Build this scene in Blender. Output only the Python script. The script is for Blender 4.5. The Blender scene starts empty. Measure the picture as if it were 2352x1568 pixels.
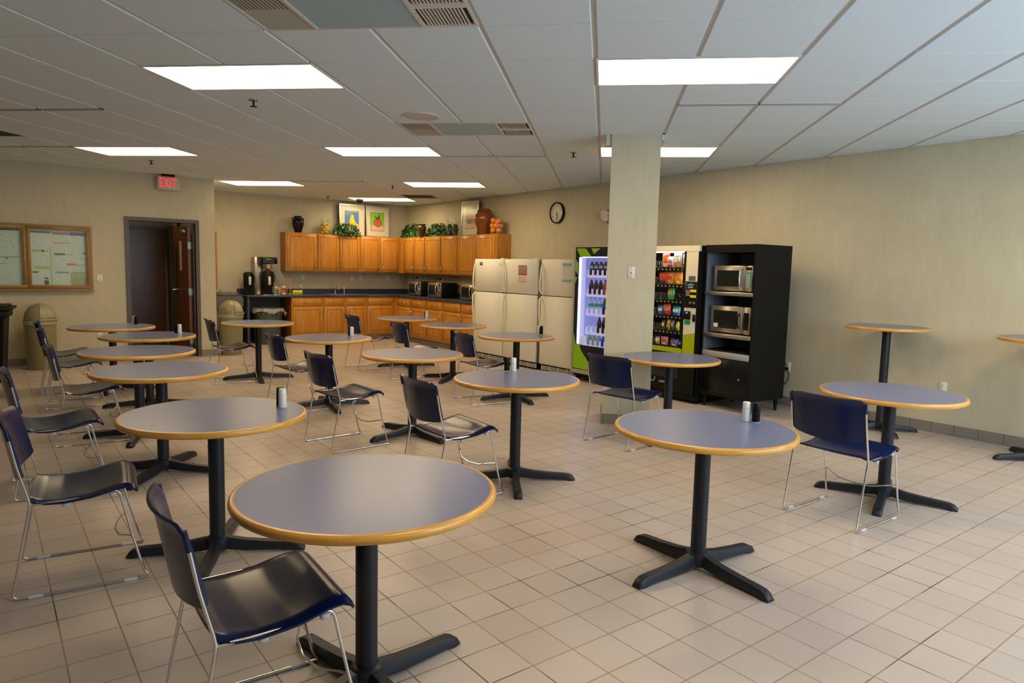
import bpy, math, random
from mathutils import Vector, Matrix
random.seed(7)
PI = math.pi
S2 = math.sqrt(2.0)
COL = bpy.context.scene.collection
CEIL = 2.798

# ------------------------------------------------------------------ materials
def new_mat(name):
    m = bpy.data.materials.new(name); m.use_nodes = True
    nt = m.node_tree; b = nt.nodes['Principled BSDF']
    return m, nt, b
def pm(name, col, rough=.5, metal=0., spec=.5, coat=0., emit=None, es=0., alpha=1., trans=0., noise=0., nscale=8., bump=0., bscale=60.):
    m, nt, b = new_mat(name)
    b.inputs['Base Color'].default_value = (*col, 1)
    b.inputs['Roughness'].default_value = rough
    b.inputs['Metallic'].default_value = metal
    b.inputs['Specular IOR Level'].default_value = spec
    b.inputs['Coat Weight'].default_value = coat
    b.inputs['Transmission Weight'].default_value = trans
    b.inputs['Alpha'].default_value = alpha
    if emit:
        b.inputs['Emission Color'].default_value = (*emit, 1); b.inputs['Emission Strength'].default_value = es
    tc = nt.nodes.new('ShaderNodeTexCoord')
    if noise > 0:
        n = nt.nodes.new('ShaderNodeTexNoise'); n.inputs['Scale'].default_value = nscale; n.inputs['Detail'].default_value = 4
        nt.links.new(tc.outputs['Object'], n.inputs['Vector'])
        mx = nt.nodes.new('ShaderNodeMix'); mx.data_type = 'RGBA'
        mx.inputs['A'].default_value = (*[c*(1-noise) for c in col], 1); mx.inputs['B'].default_value = (*[min(1, c*(1+noise)) for c in col], 1)
        nt.links.new(n.outputs['Fac'], mx.inputs['Factor']); nt.links.new(mx.outputs['Result'], b.inputs['Base Color'])
    if bump > 0:
        n = nt.nodes.new('ShaderNodeTexNoise'); n.inputs['Scale'].default_value = bscale
        nt.links.new(tc.outputs['Object'], n.inputs['Vector'])
        bp = nt.nodes.new('ShaderNodeBump'); bp.inputs['Strength'].default_value = bump; bp.inputs['Distance'].default_value = .002
        nt.links.new(n.outputs['Fac'], bp.inputs['Height']); nt.links.new(bp.outputs['Normal'], b.inputs['Normal'])
    return m
def wood(name, c1, c2, rough=.35, scale=(18, 18, 1.6), coat=.1):
    m, nt, b = new_mat(name)
    tc = nt.nodes.new('ShaderNodeTexCoord'); mp = nt.nodes.new('ShaderNodeMapping'); mp.inputs['Scale'].default_value = scale
    oi = nt.nodes.new('ShaderNodeObjectInfo'); ad = nt.nodes.new('ShaderNodeVectorMath'); ad.operation = 'ADD'
    sc = nt.nodes.new('ShaderNodeVectorMath'); sc.operation = 'SCALE'; sc.inputs['Scale'].default_value = 7.
    nt.links.new(oi.outputs['Random'], sc.inputs[0])
    nt.links.new(tc.outputs['Object'], ad.inputs[0]); nt.links.new(sc.outputs['Vector'], ad.inputs[1])
    nt.links.new(ad.outputs['Vector'], mp.inputs['Vector'])
    n = nt.nodes.new('ShaderNodeTexNoise'); n.inputs['Scale'].default_value = 1.6; n.inputs['Detail'].default_value = 6; n.inputs['Distortion'].default_value = 1.2
    nt.links.new(mp.outputs['Vector'], n.inputs['Vector'])
    cr = nt.nodes.new('ShaderNodeValToRGB'); cr.color_ramp.elements[0].position = .33; cr.color_ramp.elements[1].position = .68
    cr.color_ramp.elements[0].color = (*c1, 1); cr.color_ramp.elements[1].color = (*c2, 1)
    nt.links.new(n.outputs['Fac'], cr.inputs['Fac']); nt.links.new(cr.outputs['Color'], b.inputs['Base Color'])
    b.inputs['Roughness'].default_value = rough; b.inputs['Coat Weight'].default_value = coat; b.inputs['Coat Roughness'].default_value = .2; b.inputs['Specular IOR Level'].default_value = .3
    return m
def emis(name, col, s):
    m = bpy.data.materials.new(name); m.use_nodes = True; nt = m.node_tree; nt.nodes.clear()
    e = nt.nodes.new('ShaderNodeEmission'); e.inputs['Color'].default_value = (*col, 1); e.inputs['Strength'].default_value = s
    o = nt.nodes.new('ShaderNodeOutputMaterial'); nt.links.new(e.outputs[0], o.inputs['Surface']); return m
def glassy(name, tint=(1, 1, 1), refl=.08, rough=.03):
    m = bpy.data.materials.new(name); m.use_nodes = True; nt = m.node_tree; nt.nodes.clear()
    t = nt.nodes.new('ShaderNodeBsdfTransparent'); t.inputs['Color'].default_value = (*tint, 1)
    g = nt.nodes.new('ShaderNodeBsdfGlossy'); g.inputs['Roughness'].default_value = rough
    lw = nt.nodes.new('ShaderNodeFresnel'); lw.inputs['IOR'].default_value = 1.45
    mt = nt.nodes.new('ShaderNodeMath'); mt.operation = 'MULTIPLY_ADD'; mt.inputs[1].default_value = .8; mt.inputs[2].default_value = refl*.4
    nt.links.new(lw.outputs[0], mt.inputs[0])
    ge = nt.nodes.new('ShaderNodeNewGeometry'); sb = nt.nodes.new('ShaderNodeMath'); sb.operation = 'SUBTRACT'; sb.inputs[0].default_value = 1; nt.links.new(ge.outputs['Backfacing'], sb.inputs[1])
    ml = nt.nodes.new('ShaderNodeMath'); ml.operation = 'MULTIPLY'; nt.links.new(mt.outputs[0], ml.inputs[0]); nt.links.new(sb.outputs[0], ml.inputs[1]); mt = ml
    mx = nt.nodes.new('ShaderNodeMixShader'); nt.links.new(mt.outputs[0], mx.inputs[0]); nt.links.new(t.outputs[0], mx.inputs[1]); nt.links.new(g.outputs[0], mx.inputs[2])
    o = nt.nodes.new('ShaderNodeOutputMaterial'); nt.links.new(mx.outputs[0], o.inputs['Surface']); return m
def wallpaper():
    m, nt, b = new_mat('linen_wallpaper')
    tc = nt.nodes.new('ShaderNodeTexCoord')
    mp = nt.nodes.new('ShaderNodeMapping'); mp.inputs['Scale'].default_value = (110, 110, 5)
    n1 = nt.nodes.new('ShaderNodeTexNoise'); n1.inputs['Scale'].default_value = 1.; n1.inputs['Detail'].default_value = 3
    n2 = nt.nodes.new('ShaderNodeTexNoise'); n2.inputs['Scale'].default_value = 2.2; n2.inputs['Detail'].default_value = 7
    mp3 = nt.nodes.new('ShaderNodeMapping'); mp3.inputs['Scale'].default_value = (14, 14, 3)
    n3 = nt.nodes.new('ShaderNodeTexNoise'); n3.inputs['Scale'].default_value = 1.; n3.inputs['Detail'].default_value = 5
    nt.links.new(tc.outputs['Object'], mp3.inputs['Vector']); nt.links.new(mp3.outputs['Vector'], n3.inputs['Vector'])
    nt.links.new(tc.outputs['Object'], mp.inputs['Vector']); nt.links.new(mp.outputs['Vector'], n1.inputs['Vector']); nt.links.new(tc.outputs['Object'], n2.inputs['Vector'])
    a = nt.nodes.new('ShaderNodeMath'); a.operation = 'ADD'; nt.links.new(n2.outputs['Fac'], a.inputs[0]); nt.links.new(n1.outputs['Fac'], a.inputs[1])
    a2 = nt.nodes.new('ShaderNodeMath'); a2.operation = 'ADD'; nt.links.new(a.outputs[0], a2.inputs[0]); nt.links.new(n3.outputs['Fac'], a2.inputs[1])
    d = nt.nodes.new('ShaderNodeMath'); d.operation = 'DIVIDE'; d.inputs[1].default_value = 3.; nt.links.new(a2.outputs[0], d.inputs[0])
    cr = nt.nodes.new('ShaderNodeValToRGB'); cr.color_ramp.elements[0].position = .36; cr.color_ramp.elements[1].position = .64
    cr.color_ramp.elements[0].color = (.51, .46, .32, 1); cr.color_ramp.elements[1].color = (.59, .535, .385, 1)
    nt.links.new(d.outputs[0], cr.inputs['Fac']); nt.links.new(cr.outputs['Color'], b.inputs['Base Color'])
    b.inputs['Roughness'].default_value = .6; b.inputs['Specular IOR Level'].default_value = .35
    bp = nt.nodes.new('ShaderNodeBump'); bp.inputs['Strength'].default_value = .25; bp.inputs['Distance'].default_value = .002
    nt.links.new(n1.outputs['Fac'], bp.inputs['Height']); nt.links.new(bp.outputs['Normal'], b.inputs['Normal'])
    return m
def floor_mat():
    m, nt, b = new_mat('quarry_floor_tile')
    tc = nt.nodes.new('ShaderNodeTexCoord'); mp = nt.nodes.new('ShaderNodeMapping')
    mp.inputs['Location'].default_value = (-2.0095+.002, -2.110+.002, 0)
    nt.links.new(tc.outputs['Object'], mp.inputs['Vector'])
    br = nt.nodes.new('ShaderNodeTexBrick'); br.offset = 0; br.squash = 1
    br.inputs['Scale'].default_value = 1; br.inputs['Brick Width'].default_value = .2024; br.inputs['Row Height'].default_value = .1998
    br.inputs['Mortar Size'].default_value = .0030; br.inputs['Mortar Smooth'].default_value = .25; br.inputs['Bias'].default_value = 0
    br.inputs['Color1'].default_value = (.485, .410, .362, 1); br.inputs['Color2'].default_value = (.530, .452, .403, 1); br.inputs['Mortar'].default_value = (.22, .13, .085, 1)
    nt.links.new(mp.outputs['Vector'], br.inputs['Vector'])
    n = nt.nodes.new('ShaderNodeTexNoise'); n.inputs['Scale'].default_value = 1.1; n.inputs['Detail'].default_value = 5
    nt.links.new(tc.outputs['Object'], n.inputs['Vector'])
    # some grout is darker than the rest
    cr = nt.nodes.new('ShaderNodeValToRGB'); cr.color_ramp.elements[0].position = .54; cr.color_ramp.elements[1].position = .64
    cr.color_ramp.elements[0].color = (.33, .225, .155, 1); cr.color_ramp.elements[1].color = (.085, .06, .05, 1)
    n2 = nt.nodes.new('ShaderNodeTexNoise'); n2.inputs['Scale'].default_value = 2.3; n2.inputs['Detail'].default_value = 2
    nt.links.new(tc.outputs['Object'], n2.inputs['Vector']); nt.links.new(n2.outputs['Fac'], cr.inputs['Fac']); nt.links.new(cr.outputs['Color'], br.inputs['Mortar'])
    mx = nt.nodes.new('ShaderNodeMix'); mx.data_type = 'RGBA'; mx.blend_type = 'MULTIPLY'; mx.inputs['Factor'].default_value = .35
    cr2 = nt.nodes.new('ShaderNodeValToRGB'); cr2.color_ramp.elements[0].position = .3; cr2.color_ramp.elements[1].position = .7
    cr2.color_ramp.elements[0].color = (.72, .68, .64, 1); cr2.color_ramp.elements[1].color = (1, 1, 1, 1)
    nt.links.new(n.outputs['Fac'], cr2.inputs['Fac']); nt.links.new(br.outputs['Color'], mx.inputs['A']); nt.links.new(cr2.outputs['Color'], mx.inputs['B'])
    nt.links.new(mx.outputs['Result'], b.inputs['Base Color'])
    mr = nt.nodes.new('ShaderNodeMapRange'); mr.inputs['To Min'].default_value = .34; mr.inputs['To Max'].default_value = .7
    nt.links.new(br.outputs['Fac'], mr.inputs['Value']); nt.links.new(mr.outputs['Result'], b.inputs['Roughness'])
    inv = nt.nodes.new('ShaderNodeMath'); inv.operation = 'SUBTRACT'; inv.inputs[0].default_value = 1; nt.links.new(br.outputs['Fac'], inv.inputs[1])
    bp = nt.nodes.new('ShaderNodeBump'); bp.inputs['Strength'].default_value = .5; bp.inputs['Distance'].default_value = .002
    nt.links.new(inv.outputs[0], bp.inputs['Height']); nt.links.new(bp.outputs['Normal'], b.inputs['Normal'])
    return m
def joint_mat(name, c, cj, step):          # tile base with upright joints every step metres along x+y
    m, nt, b = new_mat(name)
    tc = nt.nodes.new('ShaderNodeTexCoord'); sx = nt.nodes.new('ShaderNodeSeparateXYZ'); nt.links.new(tc.outputs['Object'], sx.inputs[0])
    a = nt.nodes.new('ShaderNodeMath'); a.operation = 'ADD'; nt.links.new(sx.outputs['X'], a.inputs[0]); nt.links.new(sx.outputs['Y'], a.inputs[1])
    d = nt.nodes.new('ShaderNodeMath'); d.operation = 'DIVIDE'; d.inputs[1].default_value = step; nt.links.new(a.outputs[0], d.inputs[0])
    f = nt.nodes.new('ShaderNodeMath'); f.operation = 'FRACT'; nt.links.new(d.outputs[0], f.inputs[0])
    l = nt.nodes.new('ShaderNodeMath'); l.operation = 'LESS_THAN'; l.inputs[1].default_value = .025; nt.links.new(f.outputs[0], l.inputs[0])
    mx = nt.nodes.new('ShaderNodeMix'); mx.data_type = 'RGBA'; mx.inputs['A'].default_value = (*c, 1); mx.inputs['B'].default_value = (*cj, 1)
    nt.links.new(l.outputs[0], mx.inputs['Factor']); nt.links.new(mx.outputs['Result'], b.inputs['Base Color']); b.inputs['Roughness'].default_value = .35
    return m
def print_mat(name, paper, ink, sx=30, sz=90, thr=.56):   # paper with rows of faint print
    m, nt, b = new_mat(name)
    tc = nt.nodes.new('ShaderNodeTexCoord'); mp = nt.nodes.new('ShaderNodeMapping'); mp.inputs['Scale'].default_value = (sx, sx, sz)
    n = nt.nodes.new('ShaderNodeTexNoise'); n.inputs['Scale'].default_value = 1; n.inputs['Detail'].default_value = 2
    nt.links.new(tc.outputs['Object'], mp.inputs['Vector']); nt.links.new(mp.outputs['Vector'], n.inputs['Vector'])
    cr = nt.nodes.new('ShaderNodeValToRGB'); cr.color_ramp.elements[0].position = thr; cr.color_ramp.elements[1].position = thr+.08
    cr.color_ramp.elements[0].color = (*paper, 1); cr.color_ramp.elements[1].color = (*ink, 1)
    nt.links.new(n.outputs['Fac'], cr.inputs['Fac']); nt.links.new(cr.outputs['Color'], b.inputs['Base Color']); b.inputs['Roughness'].default_value = .5
    return m
def stripes(name, c1, c2, scale, axis='X', rough=.5):
    m, nt, b = new_mat(name)
    tc = nt.nodes.new('ShaderNodeTexCoord'); w = nt.nodes.new('ShaderNodeTexWave'); w.bands_direction = axis; w.inputs['Scale'].default_value = scale
    nt.links.new(tc.outputs['Object'], w.inputs['Vector'])
    cr = nt.nodes.new('ShaderNodeValToRGB'); cr.color_ramp.elements[0].position = .3; cr.color_ramp.elements[1].position = .6
    cr.color_ramp.elements[0].color = (*c1, 1); cr.color_ramp.elements[1].color = (*c2, 1)
    nt.links.new(w.outputs['Fac'], cr.inputs['Fac']); nt.links.new(cr.outputs['Color'], b.inputs['Base Color']); b.inputs['Roughness'].default_value = rough
    return m

M = dict(
 wall=wallpaper(), floor=floor_mat(),
 tile=pm('acoustic_tile', (.72, .83, .90), .85, noise=.03, nscale=90, bump=.5, bscale=160),
 tbar=pm('ceiling_tee', (.62, .60, .55), .6),
 base=joint_mat('cove_base_tile', (.23, .205, .175), (.07, .06, .05), .2032),
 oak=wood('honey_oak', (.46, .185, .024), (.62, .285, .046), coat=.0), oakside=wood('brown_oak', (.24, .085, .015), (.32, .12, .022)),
 edge=wood('maple_edge', (.56, .27, .038), (.74, .40, .085), .28, (3, 3, 30), .5),
 lam=pm('grey_blue_laminate', (.145, .175, .325), .27, spec=.5, noise=.05, nscale=300),
 counter=pm('navy_laminate', (.035, .042, .085), .38), counter2=pm('navy_panel', (.03, .036, .065), .45),
 black=pm('black_powder_coat', (.012, .014, .020), .42, spec=.35), blackg=pm('black_gloss', (.006, .006, .006), .28, spec=.25), blackm=pm('black_matte', (.007, .007, .006), .5, spec=.16),
 navy=pm('navy_plastic', (.004, .012, .062), .22, spec=.36), chrome=pm('chrome', (.72, .73, .74), .16, 1.),
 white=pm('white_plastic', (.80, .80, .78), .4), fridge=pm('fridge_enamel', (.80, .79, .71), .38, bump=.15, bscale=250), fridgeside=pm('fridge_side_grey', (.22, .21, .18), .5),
 steel=pm('brushed_steel', (.42, .39, .34), .33, .85, noise=.05, nscale=40), steeld=pm('dark_steel', (.25, .24, .23), .35, .7), nickel=pm('satin_nickel', (.75, .70, .62), .25, 1.),
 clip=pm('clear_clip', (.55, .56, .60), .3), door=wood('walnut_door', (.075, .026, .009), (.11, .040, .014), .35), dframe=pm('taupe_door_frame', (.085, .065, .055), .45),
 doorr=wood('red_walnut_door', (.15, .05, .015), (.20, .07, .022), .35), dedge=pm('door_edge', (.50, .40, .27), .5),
 tan=pm('tan_plastic', (.25, .225, .115), .38, noise=.03), tanl=pm('tan_plastic_rim', (.32, .29, .16), .38), bin=pm('grey_green_bin', (.055, .066, .058), .45), bag=pm('thin_clear_bag', (.33, .33, .30), .25, noise=.3, nscale=20),
 panelg=pm('dark_green_grey_panel', (.05, .055, .045), .6), grey=pm('fountain_grey', (.10, .09, .08), .4), grey2=pm('fountain_grey_light', (.17, .15, .13), .4),
 brass=wood('board_oak', (.26, .14, .03), (.36, .20, .05), .4, (3, 3, 25)), glass=glassy('clear_glass', refl=.0), glass3=glassy('picture_glass', refl=0., rough=.16), glass2=glassy('dull_case_glass', (.97, 1., .97), .05, .30), jarglass=glassy('jar_glass', (.93, .96, .93), .1),
 red=pm('red_paint', (.55, .02, .02), .4), redglow=emis('exit_red', (1, .03, .03), 1.6), signw=pm('sign_face', (.55, .50, .42), .4),
 panel=emis('light_lens', (1, .755, .44), 15.), panelframe=pm('light_frame', (.7, .68, .6), .4),
 leaf=pm('ivy_leaf', (.045, .19, .035), .35, noise=.5, nscale=14), leafd=pm('ivy_leaf_dark', (.012, .06, .016), .4, noise=.5, nscale=14), leafl=pm('ivy_leaf_light', (.18, .36, .09), .4, noise=.3, nscale=14),
 lemon=pm('lemon_skin', (.85, .55, .015), .4), orange=pm('orange_skin', (.90, .25, .010), .4), pepper=pm('green_pickle', (.05, .10, .03), .3), terra=pm('brown_glaze', (.20, .06, .015), .22, noise=.15), brownv=pm('dark_brown_glaze', (.07, .035, .012), .2),
 basket=pm('dark_basket', (.02, .017, .012), .6), mat_=pm('picture_mat', (.66, .62, .50), .4), silver=pm('silver_frame', (.75, .70, .58), .25, .8), blackfr=pm('black_frame', (.02, .018, .015), .35),
 pblue=pm('print_blue', (.04, .20, .52), .5, noise=.2, nscale=20), pyel=pm('print_yellow', (.80, .58, .02), .5), ppink=pm('print_pink', (.72, .45, .33), .5, noise=.15, nscale=30), pgreen=pm('print_green', (.22, .55, .02), .5, noise=.1, nscale=20), pred=pm('print_red', (.62, .09, .04), .5, noise=.1, nscale=30), pdark=pm('print_dark', (.03, .06, .045), .5), pgrey=pm('print_grey', (.10, .10, .12), .5),
 lime=pm('lime_graphic', (.24, .52, .005), .3), olime=pm('olive_lime_panel', (.36, .44, .0), .4), navyg=pm('machine_dark_panel', (.008, .010, .018), .25), vsilver=pm('machine_silver', (.45, .42, .37), .35, .3), vwhite=pm('machine_cream', (.70, .66, .55), .4), shade=pm('stand_lining', (.16, .19, .25), .5),
 coolwall=pm('glowing_cooler_lining', (.55, .58, .80), .4, emit=(.45, .50, 1.), es=.12), coolglow=emis('cooler_tube', (.62, .66, 1), 4.5), shelfw=pm('glowing_cooler_shelf', (.60, .62, .85), .35, emit=(.55, .58, 1.), es=.3), clearp=pm('clear_plastic', (.62, .66, .82), .15, alpha=.45), cola=pm('cola', (.02, .008, .006), .15), dred=pm('red_drink', (.30, .03, .02), .2), dgreen=pm('green_label', (.02, .38, .22), .35), dblue=pm('blue_label', (.02, .04, .55), .35), dpale=pm('pale_lime_drink', (.30, .42, .30), .2, alpha=.8), silvercap=pm('silver_cap', (.65, .65, .75), .3), bluedrink=pm('blue_drink', (.03, .05, .60), .2),  # cooler lining and shelves glow by themselves, standing in for light inside the cooler
 yellow=pm('yellow_sticker', (.72, .62, .03), .5), teal=pm('teal_panel', (.02, .38, .33), .4), bluled=emis('blue_led', (.12, .12, 1), 3), greensign=pm('green_sticker', (.0, .33, .17), .5),
 paper=pm('white_paper', (.72, .72, .68), .6), card=pm('brown_card', (.33, .20, .09), .7), ocan=pm('orange_tub', (.70, .20, .03), .4), rcan=pm('red_brown_tub', (.35, .09, .03), .4), towelw=pm('pale_wood', (.50, .28, .09), .5), tbox=pm('yellow_tea_box', (.75, .62, .03), .5), tboxg=pm('green_print', (.12, .38, .06), .5),
 cream=pm('cream_plate', (.66, .64, .57), .45), speaker=pm('speaker_grille', (.56, .54, .49), .7), hvacmesh=stripes('blue_vent_mesh', (.22, .34, .38), (.46, .64, .70), 30, 'X', .5), hvacp=pm('vent_blank_panel', (.42, .45, .40), .5), hvacperf=stripes('vent_slots', (.10, .10, .09), (.48, .46, .41), 15, 'X', .5),
 dark=pm('dark_gap', (.01, .01, .01), .8), dial=pm('clock_dial', (.62, .58, .50), .35), strobe=pm('strobe_white', (.70, .64, .52), .3), outside=emis('daylight', (.80, .92, 1.), 3.),
 prtw=print_mat('printed_sheet', (.66, .67, .63), (.42, .45, .43)), prtg=print_mat('painted_reflection_sheet', (.60, .66, .58), (.42, .50, .42), 25, 60), prty=print_mat('yellow_sheet', (.42, .42, .14), (.30, .32, .12), 20, 30, .5), prtd=pm('dark_header', (.05, .05, .09), .5), prtr=pm('red_header', (.50, .04, .04), .5), prtb=pm('blue_wave', (.06, .36, .50), .5), prtl=pm('lime_strip', (.42, .50, .08), .5), prtk=pm('black_figure', (.04, .05, .04), .5),  # greenish sheet: its colour carries the reflection of greenery in the case glass
 photo=pm('photo_print', (.40, .24, .18), .4, noise=.75, nscale=22), pinkp=print_mat('pink_note', (.70, .56, .50), (.50, .35, .32), 60, 120), bluep=pm('pale_blue_border', (.25, .45, .55), .5), key=pm('keypad_keys', (.35, .37, .36), .4),
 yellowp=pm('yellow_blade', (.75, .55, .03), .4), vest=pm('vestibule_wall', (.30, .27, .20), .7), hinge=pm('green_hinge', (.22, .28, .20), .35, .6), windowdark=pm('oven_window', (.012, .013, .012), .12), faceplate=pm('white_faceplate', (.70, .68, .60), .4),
)

# ------------------------------------------------------------------ mesh builder
class MB:
    def __init__(s): s.v = []; s.f = []; s.m = []; s.sm = []
    def add(s, vs, fs, mi=0, smooth=False, mat=None):
        o = len(s.v); s.v += [tuple(mat @ Vector(v)) if mat else tuple(v) for v in vs]
        s.f += [tuple(i+o for i in f) for f in fs]; s.m += [mi]*len(fs); s.sm += [smooth]*len(fs); return s
    def box(s, x0, x1, y0, y1, z0, z1, mi=0, bev=0., mat=None):
        if x1 < x0: x0, x1 = x1, x0
        if y1 < y0: y0, y1 = y1, y0
        b = min(bev, (x1-x0)*.45, (y1-y0)*.45, (z1-z0)*.45)
        if b <= 0:
            vs = [(x, y, z) for z in (z0, z1) for x, y in ((x0, y0), (x1, y0), (x1, y1), (x0, y1))]
            return s.add(vs, [(3, 2, 1, 0), (4, 5, 6, 7), (0, 1, 5, 4), (1, 2, 6, 5), (2, 3, 7, 6), (3, 0, 4, 7)], mi, False, mat)
        def ring(i, z):
            c = b*.29
            return [(x0+i+c, y0+i, z), (x1-i-c, y0+i, z), (x1-i, y0+i+c, z), (x1-i, y1-i-c, z), (x1-i-c, y1-i, z), (x0+i+c, y1-i, z), (x0+i, y1-i-c, z), (x0+i, y0+i+c, z)]
        def ring2(z, i, k):
            return [(x0+i+k, y0+i, z), (x1-i-k, y0+i, z), (x1-i, y0+i+k, z), (x1-i, y1-i-k, z), (x1-i-k, y1-i, z), (x0+i+k, y1-i, z), (x0+i, y1-i-k, z), (x0+i, y0+i+k, z)]
        rs = [ring2(z0, b*.7, b*.5), ring2(z0+b, 0, b), ring2(z1-b, 0, b), ring2(z1, b*.7, b*.5)]
        vs = [p for r in rs for p in r]; fs = [tuple(range(7, -1, -1)), tuple(range(24, 32))]
        for k in range(3):
            for i in range(8): fs.append((k*8+i, k*8+(i+1) % 8, k*8+8+(i+1) % 8, k*8+8+i))
        return s.add(vs, fs, mi, False, mat)
    def lathe(s, prof, n=32, mi=0, c=(0, 0, 0), smooth=True, mat=None, close=True):
        vs = []; fs = []
        for r, z in prof:
            for k in range(n):
                t = 2*PI*k/n; vs.append((c[0]+r*math.cos(t), c[1]+r*math.sin(t), c[2]+z))
        for j in range(len(prof)-1):
            for k in range(n): fs.append((j*n+k, j*n+(k+1) % n, (j+1)*n+(k+1) % n, (j+1)*n+k))
        if close:
            fs.append(tuple(range(n-1, -1, -1))); fs.append(tuple((len(prof)-1)*n+k for k in range(n)))
        return s.add(vs, fs, mi, smooth, mat)
    def cyl(s, c, r, z0, z1, n=24, mi=0, mat=None, smooth=True):
        return s.lathe([(r, z0), (r, z1)], n, mi, c, smooth, mat)
    def tube(s, pts, r, n=8, mi=0, closed=False):
        pts = [Vector(p) for p in pts]; N = len(pts); rings = []; up = None
        for i, p in enumerate(pts):
            d = (pts[min(i+1, N-1)]-pts[max(i-1, 0)]).normalized()
            if up is None:
                up = Vector((0, 0, 1)) if abs(d.z) < .9 else Vector((0, 1, 0))
            sd = d.cross(up)
            if sd.length < 1e-5: sd = d.orthogonal()
            sd.normalize(); up = sd.cross(d).normalized()
            rr = r[i] if isinstance(r, (list, tuple)) else r
            rings.append([p+sd*math.cos(2*PI*k/n)*rr+up*math.sin(2*PI*k/n)*rr for k in range(n)])
        vs = [v for g in rings for v in g]; fs = []
        for j in range(N-1):
            for k in range(n): fs.append((j*n+k, j*n+(k+1) % n, (j+1)*n+(k+1) % n, (j+1)*n+k))
        fs.append(tuple(range(n-1, -1, -1))); fs.append(tuple((N-1)*n+k for k in range(n)))
        return s.add(vs, fs, mi, True)
    def prism(s, poly, y0, y1, mi=0, mat=None, axis='y'):     # polygon in x,z extruded along y
        n = len(poly)
        if axis == 'y': vs = [(x, y0, z) for x, z in poly]+[(x, y1, z) for x, z in poly]
        elif axis == 'x': vs = [(y0, x, z) for x, z in poly]+[(y1, x, z) for x, z in poly]
        else: vs = [(x, z, y0) for x, z in poly]+[(x, z, y1) for x, z in poly]
        fs = [tuple(range(n)), tuple(range(2*n-1, n-1, -1))]+[(i, n+i, n+(i+1) % n, (i+1) % n) for i in range(n)]
        return s.add(vs, fs, mi, False, mat)
    def sphere(s, c, r, n=16, mi=0, sc=(1, 1, 1), rot=None):
        vs = []; fs = []; h = n//2
        for j in range(h+1):
            ph = PI*j/h
            for k in range(n):
                t = 2*PI*k/n; v = Vector((r*sc[0]*math.sin(ph)*math.cos(t), r*sc[1]*math.sin(ph)*math.sin(t), r*sc[2]*math.cos(ph)))
                if rot: v = rot @ v
                vs.append((c[0]+v.x, c[1]+v.y, c[2]+v.z))
        for j in range(h):
            for k in range(n): fs.append((j*n+k, (j+1)*n+k, (j+1)*n+(k+1) % n, j*n+(k+1) % n))
        return s.add(vs, fs, mi, True)
    def shell(s, fn, nu, nv, th, mi=0):                       # thick surface from fn(u,v)->(pt); u,v in 0..1
        P = [[Vector(fn(i/nu, j/nv)) for j in range(nv+1)] for i in range(nu+1)]
        vs = []; N = []
        for i in range(nu+1):
            for j in range(nv+1):
                a = P[min(i+1, nu)][j]-P[max(i-1, 0)][j]; b = P[i][min(j+1, nv)]-P[i][max(j-1, 0)]
                n = a.cross(b); n = n.normalized() if n.length > 1e-9 else Vector((0, 0, 1)); N.append(n)
        k = 0; w = nv+1
        top = [P[i][j]+N[i*w+j]*th/2 for i in range(nu+1) for j in range(w)]; bot = [P[i][j]-N[i*w+j]*th/2 for i in range(nu+1) for j in range(w)]
        vs = top+bot; T = len(top); fs = []
        for i in range(nu):
            for j in range(nv):
                a, b_, c, d = i*w+j, (i+1)*w+j, (i+1)*w+j+1, i*w+j+1
                fs += [(a, b_, c, d), (T+d, T+c, T+b_, T+a)]
        rim = [i*w for i in range(nu+1)]+[nu*w+j for j in range(1, w)]+[i*w+nv for i in range(nu-1, -1, -1)]+[j for j in range(nv-1, 0, -1)]
        for a, b_ in zip(rim, rim[1:]+rim[:1]): fs.append((b_, a, T+a, T+b_))
        return s.add(vs, fs, mi, True)
    def build(s, name, mats, parent=None, loc=None, rz=None):
        me = bpy.data.meshes.new(name); me.from_pydata(s.v, [], s.f)
        for m in (mats if isinstance(mats, (list, tuple)) else [mats]): me.materials.append(m)
        me.polygons.foreach_set('material_index', s.m); me.polygons.foreach_set('use_smooth', s.sm)
        me.update()
        try: me.set_sharp_from_angle(angle=math.radians(40))
        except Exception: pass
        o = bpy.data.objects.new(name, me); COL.objects.link(o)
        if parent: o.parent = parent
        if loc: o.location = loc
        if rz is not None: o.rotation_euler = (0, 0, rz)
        return o
def tag(o, label=None, cat=None, group=None, kind=None):
    if label: o['label'] = label
    if cat: o['category'] = cat
    if group: o['group'] = group
    if kind: o['kind'] = kind
    return o
def thing(name, label, cat, loc=(0, 0, 0), rz=0., group=None):
    o = bpy.data.objects.new(name, None); COL.objects.link(o); o.location = loc; o.rotation_euler = (0, 0, rz); o.empty_display_size = .1
    return tag(o, label, cat, group)
def struct(name, mb, m): return tag(mb.build(name, m), kind='structure')
def copy_tree(o, parent=None):
    c = o.copy(); COL.objects.link(c)
    if parent: c.parent = parent
    for ch in list(o.children): copy_tree(ch, c)
    return c
def text(name, s, size, mat, parent, loc, rot, ext=.001, sx=1., sp=1.):
    cu = bpy.data.curves.new(name, 'FONT'); cu.body = s; cu.size = size; cu.extrude = ext; cu.align_x = 'CENTER'; cu.align_y = 'CENTER'; cu.space_character = sp
    cu.materials.append(mat); c = bpy.data.objects.new(name+'_curve', cu); COL.objects.link(c)
    me = bpy.data.meshes.new_from_object(c.evaluated_get(bpy.context.evaluated_depsgraph_get())); me.name = name
    if not me.materials: me.materials.append(mat)
    bpy.data.objects.remove(c); bpy.data.curves.remove(cu)
    o = bpy.data.objects.new(name, me); COL.objects.link(o); o.parent = parent; o.location = loc; o.rotation_euler = rot; o.scale = (sx, 1, 1); return o
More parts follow.
